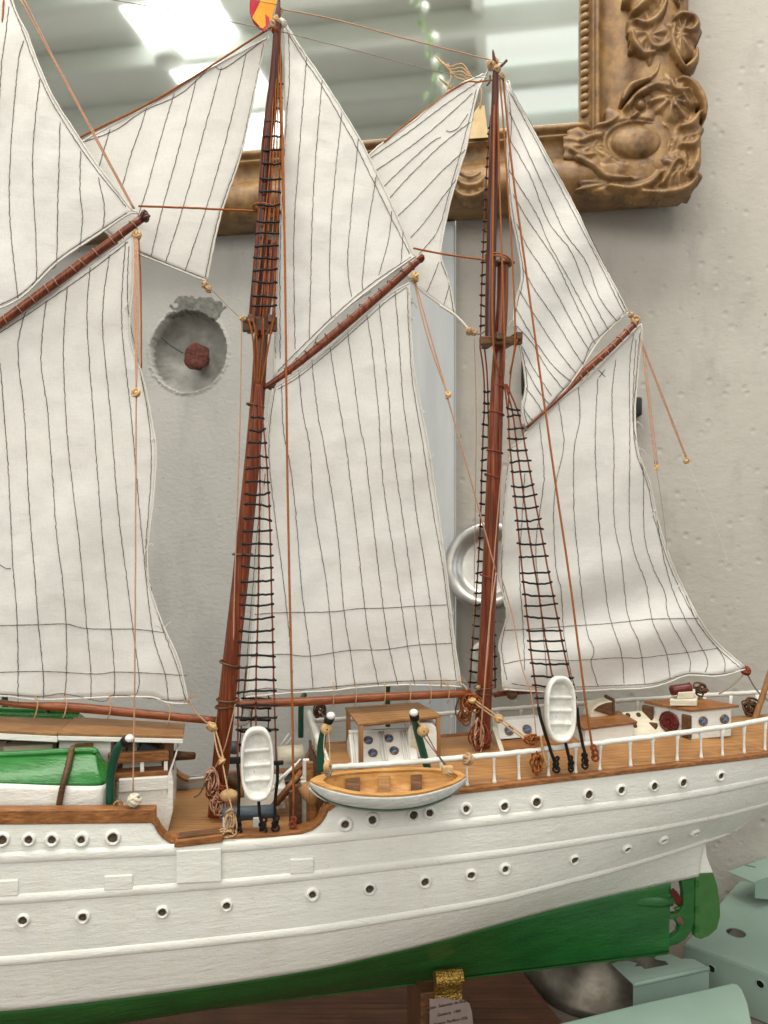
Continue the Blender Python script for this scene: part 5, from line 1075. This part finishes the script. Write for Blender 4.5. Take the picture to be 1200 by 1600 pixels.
# davits
def davit(pts, ts, rpx, knob=True):
    P = smoothpts([cp(x, y, t) for (x, y), t in zip(pts, ts)], 6); o = make('davit', *tube(P, rpx / F * .82, 10), 'dark_green', SHIP)
    if knob:
        e = P[-1]; make('davit_sheave', *tube([P[-1], P[-1] + (P[-1] - P[-3]).normalized() * .006], .0052, 10), 'black', o); make('davit_cap', *ball(e + (P[-1] - P[-3]).normalized() * .008, .0048, .0046, .0040, 8), 'raft', o)
davit([(502, 1204), (501, 1175), (505, 1147), (513, 1127)], [.088, .09, .096, .104], 6.0)
davit([(668, 1200), (660, 1172), (652, 1142), (648, 1122)], [.088, .09, .096, .104], 6.2)
davit([(470, 1152), (470, 1130), (471, 1098), (476, 1085)], [-.085, -.086, -.09, -.1], 5.2, False); davit([(606, 1135), (606, 1110), (606, 1074), (611, 1062)], [-.085, -.086, -.09, -.1], 5, False)
davit([(172, 1270), (172, 1225), (176, 1195), (184, 1170), (194, 1160)], [.080, .082, .084, .088, .092], 6.4); davit([(8, 1125), (8, 1105), (7, 1080)], [-.08, -.082, -.085], 5.2, False)
def pulley(px, py, t, r, ax=None):
    c = cp(px, py, t); n = (ax or (N + U * .2)).normalized()
    o = make('pulley', *lathe(c, n, [(r * .4, -.002), (r, -.0022), (r, -.0009), (r * .82, 0), (r, .0009), (r, .0022), (r * .35, .0022)], 18), 'block', SHIP)
    make('pin', *ball(c + n * .0023, .0008, .0008, .0008, 4), 'black', o)
pulley(510, 1139, .106, .0058); pulley(512, 1197, .128, .0060, N * .6 + U); pulley(661, 1142, .106, .0062); 
make('tackle_block', *box(cp(699, 1203, .128), U * .006, N * .003, ZV * .0045), 'block', SHIP, False, bevel=.0015)
line([(508, 1142, .107), (506, 1170, .115), (512, 1195, .126)], .0006, 'tan'); line([(513, 1142, .107), (515, 1170, .115), (515, 1195, .126)], .0006, 'tan')
line([(657, 1145, .107), (680, 1175, .115), (698, 1200, .127)], .0006, 'dark_wood'); line([(666, 1146, .107), (684, 1178, .115), (701, 1200, .127)], .0006, 'dark_wood'); line([(500, 1110, -.02), (506, 1120, .05), (513, 1128, .1)], .0008, 'dark_wood'); line([(648, 1118, .104), (655, 1130, .106), (661, 1138, .107)], .0009, 'tan')
knot(513, 1207, .128, .004, 'grey_line'); knot(702, 1207, .128, .0042, 'tan')
# hatch and windows behind the rear mast
h0, h1 = dk(786, 1178), dk(900, 1166); hb_ = Vector((-.008, .05, 0))
hq = [h0, h1, h1 + hb_ * .55 + ZV * .008, h0 + hb_ * .55 + ZV * .008]
make('hatch_lid', *prism(hq, (0, 0, -.008)), 'rail', SHIP, False, bevel=.001)
w0, w1 = dp(779, 1156, zd + .006), dp(850, 1150, zd + .006)
fo = make('hatch_front', *prism([w0, w1, w1 + Vector((0, .014, .020)), w0 + Vector((0, .014, .020))], Vector((-.002, .03, -.004))), 'white', SHIP, False, bevel=.0015)
wn = Vector((.1, -.8, .56)).normalized()
for u in (.24, .64): port_on(w0.lerp(w1, u) + Vector((0, .0055, .0085)) + wn * .001, wn, .0048, fo)
make('hatch_cheek', *prism([dp(769, 1136, zd + .02), dp(775, 1133, zd + .02), dp(790, 1177, zd), dp(783, 1178, zd)], (0, 0, -.012)), 'cream', SHIP, False, bevel=.001)
# white locker with a wooden lid, hood behind
l0, l1 = dk(914, 1166), dk(990, 1155); lh = .020; bk2 = Vector((-.008, .045, 0))
make('locker', *prism([l0, l1, l1 + bk2, l0 + bk2], (0, 0, lh)), 'white', SHIP, False, bevel=.001)
make('locker_lid', *prism([l0 + ZV * lh + Vector((-.003, -.003, .0004)), l1 + ZV * lh + Vector((.004, -.003, .0004)), l1 + bk2 + ZV * lh + Vector((.004, .003, .0004)), l0 + bk2 + ZV * lh + Vector((-.003, .003, .0004))], (0, 0, .0035)), 'rail', SHIP, False, bevel=.001)
q0 = l0.lerp(l1, .36) + bk2 * .75 + ZV * (lh + .004); pr_ = [(0, 0)] + [(.030 * (1 - math.cos(R(a))) if False else .030 - .030 * math.cos(R(a)), .019 * math.sin(R(a))) for a in range(0, 91, 10)] + [(.030, 0)]
make('hood', *prism([q0 + U * x + ZV * z for x, z in pr_], Vector((-.004, .022, 0))), 'cream', SHIP, False, bevel=.0005)
make('hood_end', *prism([q0 + U * .0305 + Vector((0, -.001, 0)), q0 + U * .034 + Vector((0, -.001, 0)), q0 + U * .034 + ZV * .022, q0 + U * .0305 + ZV * .022], Vector((-.004, .024, 0))), 'dark_wood', SHIP, False, bevel=.0005)
make('hood_face', *prism([q0 + U * x * .98 + U * .0003 + ZV * z * .96 + Vector((0, -.0012, 0)) for x, z in pr_[4:]] , Vector((0, .001, 0))), 'dark_wood', SHIP, False)
# small sloping skylight
o2, a, b, bk, dep_, hh = ridge_house(988, 1043, 1153, .055, .026, 'small_skylight', mat='cream')
sl_n = (bk * -hh + ZV * dep_ * .5).normalized(); upv = (bk * dep_ * .5 + ZV * hh)
for u, v in ((.12, .86), (.42, .84), (.2, .45)): make('opening', *lathe(on_slope(u, v), sl_n, [(.0032, -.0005), (.0028, .0006)], 12), 'hole', o2)
# wheel house
w0, w1 = dk(1080, 1156), dk(1143, 1150); bkw = Vector((-.034, .036, 0)); wh = .036
wh_o = make('wheel_house', *prism([w0, w1, w1 + bkw, w0 + bkw], (0, 0, wh)), 'white', SHIP, False, bevel=.0015)
fn = (w1 - w0).cross(ZV).normalized()
for u in (.29, .82): port_on(w0.lerp(w1, u) + ZV * .0225 + fn * .0006, fn, .0048, wh_o)
ov = .005; du = (w1 - w0).normalized() * ov; db = bkw.normalized() * ov
make('wheel_house_roof', *prism([w0 - du - db + ZV * (wh + .0004), w1 + du - db + ZV * (wh + .0004), w1 + bkw + du + db + ZV * (wh + .0004), w0 + bkw - du * 1.6 + db + ZV * (wh + .0004)], (0, 0, .0034)), 'rail', SHIP, False, bevel=.0008)
rt = w0.lerp(w1, .25) + bkw * .45 + ZV * (wh + .004)
make('roof_box', *box(rt + ZV * .004, U * .017 + Vector((0, -.004, 0)), Vector((.005, .011, 0)), ZV * .004), 'cream', SHIP, False, bevel=.001); make('roof_box', *box(rt + ZV * .0125 + U * .003, U * .012, Vector((.003, .008, 0)), ZV * .0042 + U * .001), 'cream', SHIP, False, bevel=.001)
make('roof_winch', *lathe(rt + ZV * .019 - U * .004, U + ZV * .1, [(.003, -.014), (.0065, -.013), (.006, .01), (.0068, .012), (.003, .013)], 14), 'darkred', SHIP)
sdv = bkw.normalized(); sn = Vector((-sdv.y, sdv.x, 0)); sn = -sn if sn.x > 0 else sn
wc = w0 + bkw * .52 + ZV * .019 + sn * .006
wheel = make('steering_wheel', *ring(wc, sn, .0118, .0015, 26, 8), 'darkred', SHIP)
make('wheel_disc', *lathe(wc, sn, [(.0100, -.001), (.0100, .0002), (.0062, .0002), (.0060, .0014), (.0042, .0014), (.0040, .0003), (.0022, .0003), (.0020, .0024), (.0005, .0026)], 22), 'darkred', wheel, False)
for k in range(8):
    q = 2 * math.pi * k / 8; d = sdv * math.cos(q) + ZV * math.sin(q); make('spoke', *tube([wc, wc + d * .0138], .0007, 6), 'darkred', wheel)
make('wheel_board', *box(w0 + bkw * .1 + ZV * .017 + sn * .002, sn * .002, sdv * .006, ZV * .014), 'dark_wood', SHIP, False, bevel=.001); make('wheel_board', *box(w0 + bkw * 1.1 + ZV * .020 + sn * .006, sn * .003, sdv * .007, ZV * .014), 'dark_wood', SHIP, False, bevel=.001); make('wheel_board', *box(w0 + bkw * .92 + ZV * .007 + sn * .011, sn * .003, sdv * .006, ZV * .008), 'dark_wood', SHIP, False, bevel=.001)
# coaming along the far edge of the poop
make('waterway', *tube([S(s, -bT(s) + .012, zpe(s) + .004) for s in np.linspace(S_P + .01, SE - .06, 30)], .004, 6), 'rail', SHIP)

# ---- waist: winch, stairs, posts
P = lerp_pts(cp(347, 1273, .062), cp(432, 1267, .062), 5); make('slate_roller', *tube(P, [.0072, .0074, .0074, .0072, .0070], 14), 'slate', SHIP)
for x in (354, 401): make('roller_stand', *box(cp(x, 1290, .064), U * .004, N * .006, ZV * .011), 'white', SHIP, False, bevel=.001)
make('drum', *tube([cp(434, 1180, -.02), cp(455, 1179, -.02), cp(474, 1176, -.02)], [.0105, .0108, .0100], 14), 'cream', SHIP)
for i, (x0, y0, x1, y1, m_, r_) in enumerate(((472, 1205, 424, 1262, 'rail', .0034), (468, 1216, 432, 1258, 'dark_wood', .0024), (462, 1194, 428, 1226, 'white', .0016), (470, 1186, 424, 1236, 'white', .0012), (452, 1146, 438, 1166, 'white', .0012), (456, 1152, 445, 1166, 'white', .001))):
    make('stair_rail', *tube([cp(x0, y0, .02 if i < 4 else -.06), cp(x1, y1, .03 if i < 4 else -.06)], r_, 8), m_, SHIP)
for k in range(6):
    f = k / 5; p0 = cp(470 - 42 * f, 1216 + 44 * f, .01); make('stair_step', *box(p0, U * .003, N * .012, ZV * .0012), 'cream', SHIP, False)
for x, y0, y1, m_, t in ((457, 1235, 1296, 'dark_wood', .06), (466, 1226, 1294, 'dark_wood', .07), (475, 1220, 1290, 'cream', .06), (484, 1190, 1290, 'rail', .075), (478, 1186, 1228, 'white', .05), (488, 1240, 1286, 'rail', .083)):
    a, b = cp(x, y0, t), cp(x, y1, t); make('bulkhead_post', *box((a + b) / 2, U * .0036, N * .003, (a - b) / 2), m_, SHIP, False, bevel=.0008)
make('fender_log', *tube([cp(474, 1226, .085), cp(483, 1240, .088), cp(491, 1254, .09)], [.0068, .008, .006], 10), 'wood_v', SHIP)
make('knee', *tube([cp(490, 1296, .086), cp(503, 1275, .086), cp(506, 1262, .086)], [.004, .0048, .004], 8), 'rail', SHIP)
make('wooden_bitts', *ball(cp(358, 1243, .03), .0105, .007, .0072, 8), 'block', SHIP); make('wooden_bitts', *tube([cp(378, 1190, -.0), cp(378, 1246, .02)], .0026, 8), 'wood_v', SHIP)
make('deck_winch', *tube([cp(352, 1222, -.03), cp(372, 1220, -.03)], .010, 12), 'dark_wood', SHIP); make('white_locker', *sbox(-.585, -.53, -.055, -.005, ZD, ZD + .026), 'white', SHIP, False, bevel=.0015)
make('far_roller', *tube([cp(358, 1168, -.07), cp(372, 1168, -.07)], .008, 10), 'slate', SHIP)
make('far_bulwark_cleat', *tube([cp(266, 1181, .0), cp(304, 1181, -.01)], [.006, .0042], 8), 'dark_wood', SHIP)

# ---- deck house on the left
zr_ = .4165; tH = .024
def roof4(pts, z): return [dp(x, y, z) for x, y in pts]
hr_ = [cp(117, 1120, -.035), cp(289, 1130, -.035), cp(286, 1150, .036), cp(90, 1145, .036)]
rA = make('house_roof', *prism(hr_, (0, 0, -.003)), 'wood', SHIP, False, bevel=.0005)
make('fascia', *prism([p - ZV * .0031 for p in hr_], (0, 0, -.0052)), 'white', rA, False, bevel=.0008)
hl_ = [cp(-140, 1114, -.035), cp(113, 1124, -.035), cp(89.5, 1145.6, .036), cp(-140, 1134, .036)]
rB = make('house_roof', *prism(hl_, (0, 0, -.003)), 'wood', SHIP, False, bevel=.0005); make('fascia', *prism([p - ZV * .0031 for p in hl_], (0, 0, -.0068)), 'white', rB, False, bevel=.0008)
def pbox(name, x0, x1, y0, y1, t, depth, mat, bev=.0008, zb=None):   # upright panel of the deck house
    a, b = st(cp(x0, y0, t)), st(cp(x1, y1, t)); return make(name, *sbox(a[0], b[0], t - depth, t, zb if zb is not None else b[2], a[2]), mat, SHIP, False, bevel=bev)
pbox('house_wall', 92, 173, 1154, 1230, tH, .055, 'white', zb=ZD)
pbox('house_wall', -140, 91, 1148, 1230, tH - .038, .01, 'cream', zb=ZD)
for x in (10, 52, 84): pbox('house_mullion', x, x + 7, 1148, 1230, tH - .036, .003, 'dark_wood', zb=ZD)
pbox('house_bench', 5, 82, 1167, 1178, tH - .012, .02, 'cream'); pbox('house_bar', -20, 14, 1150, 1158, tH - .02, .004, 'dark_wood')
pbox('house_sign', 116, 145, 1163, 1172, tH + .003, .003, 'rail')
pbox('house_wall', 184, 262, 1234, 1300, tH + .008, .045, 'white', .0012, ZD)
pbox('house_ledge', 185, 264, 1218, 1234, tH + .0095, .045, 'white', .0012); pbox('house_shelf', 180, 264, 1209, 1217, tH + .006, .045, 'rail')
pbox('inner_box', 191, 253, 1192, 1207, tH - .012, .014, 'white'); pbox('house_bar', 168, 264, 1178, 1189, tH + .006, .006, 'rail', .0012)
for x in (219, 256): pbox('short_post', x, x + 6, 1190, 1214, tH + .005, .004, 'white', .0004)
pbox('house_back', 170, 262, 1150, 1215, tH - .045, .003, 'cream')
for x, m_ in ((176, 'dark_wood'), (186, 'cream'), (196, 'dark_wood'), (210, 'cream'), (217, 'dark_wood')): pbox('inner_post', x, x + 4, 1155, 1180, tH - .02 - .004 * (x % 3), .004, m_, .0003)
make('inner_wedge', *prism([cp(211, 1178, tH - .012), cp(224, 1161, tH - .012), cp(252, 1172, tH - .012), cp(246, 1178, tH - .012)], N * -.012), 'slate', SHIP, False); coil(242, 1167, tH - .024, .008, .010, 8, 'orange')
pbox('house_post', 257, 271, 1156, 1204, tH + .002, .007, 'dark_wood', .001)
make('house_end_panel', *prism([cp(x, y, tH + .012) for x, y in ((262, 1300), (270, 1268), (271, 1225), (268, 1205), (277, 1176), (277, 1168), (270, 1190), (262, 1212), (262, 1240), (252, 1298))], N * -.05), 'white', SHIP, False, bevel=.0008)
make('bulwark_fitting', *ring(cp(184, 1258, .09), N + U * .4, .004, .0012, 16, 6), 'wood_v', SHIP)

# ================================================================== BOATS AND RAFTS (things of their own)
# --- open wooden boat in the davits
B0 = cp(606, 1240, .122)
BO = root('rowing_boat', B0 - ZV * .02, 'open honey wood boat with grey and green hull hung on the davits', 'boat')
near_ = smoothpts([Vector(p) for p in ((484, 1222, .126), (498, 1229, .138), (520, 1236, .147), (560, 1244, .153), (610, 1246, .154), (660, 1241, .151), (700, 1230, .142), (718, 1222, .134), (728, 1215, .126))], 5)
far_ = smoothpts([Vector(p) for p in ((484, 1222, .126), (497, 1215, .117), (520, 1210, .109), (560, 1206, .104), (610, 1203, .102), (660, 1202, .104), (700, 1205, .110), (718, 1209, .117), (728, 1215, .126))], 5)
keel_ = smoothpts([Vector(p) for p in ((486, 1229, .126), (500, 1241, .127), (525, 1253, .128), (560, 1260, .128), (610, 1263, .128), (660, 1258, .128), (695, 1246, .128), (715, 1232, .127), (727, 1218, .126))], 5)
nr, fr_, kl = [[cp(p.x, p.y, p.z) for p in L] for L in (near_, far_, keel_)]; nb_ = len(nr)
kl = [k - ZV * .001 for k in kl]
def boat_side(gun, k, i0, i1):
    V, Fs = [], []; m = 8
    for g, q in zip(gun, k):
        for j in range(m + 1):
            f = i0 + (i1 - i0) * j / m; e = math.sin(f * math.pi / 2); V.append(q + (g - q).project(ZV) * (1 - math.cos(f * math.pi / 2)) ** 1.0 + ((g - q) - (g - q).project(ZV)) * e)
    return V, [(a * (m + 1) + j, a * (m + 1) + j + 1, (a + 1) * (m + 1) + j + 1, (a + 1) * (m + 1) + j) for a in range(len(gun) - 1) for j in range(m)]
GB = gen('weathered grey boat paint', (0.40, 0.41, 0.39), (0.60, 0.60, 0.57), (16, 300, 300), 0.5, 0.6, 0.0015, rot=(0, 0, -YAW)); M['boat_grey'] = GB
bh = make('boat_side', *boat_side(nr, kl, .58, 1), 'boat_grey', BO, solid=.0012); make('boat_side', *boat_side(fr_, kl, .58, 1), 'boat_grey', BO, solid=.0012)
make('boat_bottom', *boat_side(nr, kl, 0, .59), 'dark_green', BO, solid=.0012); make('boat_bottom', *boat_side(fr_, kl, 0, .59), 'dark_green', BO, solid=.0012)
make('boat_keel', *tube(kl, .0014, 6), 'raft', BO)
make('bow_fender', *tube([k + (kl[0] - kl[8]).normalized() * .002 - ZV * .0015 for k in kl[:9]], .0016, 6), 'raft', BO)
inn = [(i, max(0.0, min(1.0, 1.0))) for i in range(nb_)]
mid = [(a + b) / 2 for a, b in zip(nr, fr_)]
i0, i1 = 7, nb_ - 7
def inset(g, i):
    f = (i - i0) / (i1 - i0); w_ = .80 * math.sqrt(max(0, 1 - (2 * f - 1) ** 4)); return mid[i].lerp(g[i], max(w_, .02))
V, Fs = [], []
for i in range(nb_):
    a_ = inset(nr, i) if i0 <= i <= i1 else mid[i]; b_ = inset(fr_, i) if i0 <= i <= i1 else mid[i]
    up = ZV * .0012; V += [nr[i] + up, a_ + up, b_ + up, fr_[i] + up]
for i in range(nb_ - 1):
    for j in (0, 2): Fs.append((4 * i + j, 4 * i + j + 1, 4 * i + j + 5, 4 * i + j + 4))
make('gunwale', V, Fs, 'boat_wood', BO, False, solid=.002)
V, Fs = [], []; dpth = .019
for i in range(i0, i1 + 1):
    a_, b_ = inset(nr, i), inset(fr_, i); m_ = (a_ + b_) / 2 - ZV * (dpth * min(1, (i - i0 + .3) / 3, (i1 - i + .3) / 3))
    for j in range(9):
        q = math.pi * j / 8; c = (a_ + b_) / 2; V.append(c + (a_ - c) * math.cos(q) - ZV * (((a_ + b_) / 2 - m_).z) * math.sin(q) ** .6)
Fs = [(i * 9 + j, i * 9 + j + 1, (i + 1) * 9 + j + 1, (i + 1) * 9 + j) for i in range(i1 - i0) for j in range(8)]
make('inside', V, Fs, 'boat_wood', BO)
for px, mt, w_ in ((552, 'dark_wood', .0075), (603, 'wood', .006), (655, 'dark_wood', .006)):
    i = min(range(nb_), key=lambda k: abs(600 + F * mid[k].x / mid[k].y - px)); a_, b_ = inset(nr, i), inset(fr_, i)
    make('thwart', *box((a_ + b_) / 2 - ZV * .004 , U * w_, (b_ - a_) / 2 * .98, ZV * .0012), mt, BO, False, bevel=.0004)
# --- covered lifeboats on the main deck
def covered_boat(label, tsgn, pts_top, pts_mid, pts_bot, tt_, mat_t, strap):
    top = smoothpts([cp(x, y, t) for x, y, t in pts_top], 5); mid_ = smoothpts([cp(x, y, t) for x, y, t in pts_mid], 5); bot = smoothpts([cp(x, y, t) for x, y, t in pts_bot], 5)
    o = root('covered_lifeboat', bot[len(bot) // 2], label, 'lifeboat', 'covered lifeboats beside the deck house')
    def surf(A, B, bul):
        V, Fs = [], []; m = 8
        for a, b in zip(A, B):
            for j in range(m + 1): f = j / m; V.append(a.lerp(b, f) + N * tsgn * bul * math.sin(math.pi * f))
        return V, [(i * (m + 1) + j, i * (m + 1) + j + 1, (i + 1) * (m + 1) + j + 1, (i + 1) * (m + 1) + j) for i in range(len(A) - 1) for j in range(m)]
    make('cover', *surf(top, mid_, .004), 'green_gloss', o, solid=.001); make('boat_side', *surf(mid_, bot, .003), 'white', o, solid=.0012)
    bk_t = [p - N * tsgn * .012 - ZV * .0005 for p in top]; bk_m = [p - N * tsgn * .034 for p in mid_]; bk_b = [p - N * tsgn * .028 for p in bot]
    bk_t[-1] = top[-1]; bk_m[-1] = mid_[-1]; bk_b[-1] = bot[-1]
    make('cover', *surf(top, bk_t, 0), 'green_gloss', o, solid=.001); make('cover', *surf(bk_t, bk_m, -.003), 'green_gloss', o, solid=.001); make('boat_side', *surf(bk_m, bk_b, 0), 'white', o, solid=.001)
    make('ridge_pole', *tube([p + ZV * .001 for p in top[:-6]], .0036, 9), 'green_gloss', o)
    if strap: 
        pts = smoothpts([cp(*p) for p in strap], 6); gs = [tube(pts, .0030, 9)]
        for k in range(2):
            gs.append(tube([p + (N * math.cos(i * 1.1 + k * math.pi) + U * math.sin(i * 1.1 + k * math.pi)) * .0017 for i, p in enumerate(smoothpts(pts, 3))], .0017, 6))
        make('strap', *join(*gs), 'dark_wood', o)
    return o
covered_boat('covered lifeboat with glossy green top on the near side at the left', 1, [(-160, 1187, .050), (0, 1181, .052), (80, 1177, .053), (143, 1174, .054), (150, 1182, .056), (172, 1214, .062)], [(-160, 1222, .082), (0, 1224, .083), (80, 1227, .083), (150, 1228, .080), (165, 1224, .074), (173, 1218, .064)], [(-160, 1290, .078), (0, 1290, .078), (80, 1290, .078), (150, 1290, .074), (166, 1288, .068), (168, 1270, .062)], .05, 'green_gloss',
             [(114, 1168, .050), (111, 1176, .060), (104, 1205, .080), (98, 1228, .087), (90, 1268, .086)])
covered_boat('covered lifeboat with green top glimpsed behind the deck house roof', -1, [(-160, 1098, -.06), (0, 1110, -.06), (60, 1112, -.06), (110, 1114, -.06), (125, 1116, -.062), (135, 1124, -.066)], [(-160, 1150, -.088), (0, 1150, -.09), (60, 1150, -.09), (110, 1150, -.088), (128, 1150, -.08), (136, 1140, -.07)], [(-160, 1200, -.085), (0, 1200, -.085), (60, 1200, -.085), (110, 1200, -.082), (128, 1198, -.076), (134, 1180, -.068)], .05, 'green_gloss',
             [(80, 1104, -.056), (74, 1112, -.058), (68, 1126, -.05), (64, 1140, -.046)])
# --- white life rafts on the shrouds
def raft(label, px, py, w_, h_, t, lean, name='life_raft'):
    c = cp(px, py, t); sc_ = c.y / F; a_, b_ = w_ * sc_ / 2, h_ * sc_ / 2; up = (ZV + U * lean - N * .15).normalized(); al = (U - up * U.dot(up)).normalized(); nn = N if t > 0 else -N
    nn = (nn - up * nn.dot(up)).normalized(); nr_, nq = 14, 44
    def ol(q, k):
        ex = 2.7; cx, sx = math.cos(q), math.sin(q); return (a_ * k * math.copysign(abs(cx) ** (2 / ex), cx), b_ * k * math.copysign(abs(sx) ** (2 / ex), sx))
    V, Fs = [], []
    prof_ = [(.80, -.010), (.96, -.008), (1, -.003), (1, .002), (.97, .0044), (.91, .0048), (.85, .0030), (.80, -.0005), (.76, -.005), (.72, -.008)]
    for k, h in prof_:
        for j in range(nq):
            x, y = ol(2 * math.pi * j / nq, k); V.append(c + al * x + up * y + nn * (h + .0006 * noise.noise(Vector((x * 200, y * 200, px)))))
    m_ = len(prof_); Fs = [(i * nq + j, i * nq + (j + 1) % nq, (i + 1) * nq + (j + 1) % nq, (i + 1) * nq + j) for i in range(m_ - 1) for j in range(nq)] + [tuple(range(nq))]
    k0 = len(V); nyy, nxx = 48, 12                                 # floor with its three cross benches
    for iy in range(nyy):
        yy_ = -1 + 2 * iy / (nyy - 1); y = yy_ * b_ * .80; xw = a_ * .80 * max(0, 1 - abs(yy_) ** 2.7) ** (1 / 2.7)
        hb = max(.0050 / (1 + math.exp(-(.075 - abs(yy_ - yc)) / .012)) for yc in (.44, -.06, -.56))
        for ix in range(nxx):
            xx_ = -1 + 2 * ix / (nxx - 1); x = xw * xx_; V.append(c + al * x + up * y + nn * (-.0062 + hb + .0022 * xx_ * xx_ + .0007 * noise.noise(Vector((x * 220, y * 220, px)))))
    Fs += [(k0 + iy * nxx + ix, k0 + iy * nxx + ix + 1, k0 + (iy + 1) * nxx + ix + 1, k0 + (iy + 1) * nxx + ix) for iy in range(nyy - 1) for ix in range(nxx - 1)]
    o = make(name, V, Fs, 'raft', None, base=False); tag(o, label, 'life raft', 'life rafts on the shrouds'); return o
raft('white oval life raft on the shrouds of the middle mast beside the boat', 402, 1193, 51, 113, .103, -.02)
raft('white oval life raft on the shrouds of the rear mast above the rail', 876, 1108, 48, 102, .099, .06)
raft('white life raft on the far shrouds behind the middle mast', 377, 1114, 30, 40, -.10, 0)
raft('white life raft on the far shrouds behind the foot of the rear mast', 755, 1034, 36, 62, -.10, 0)
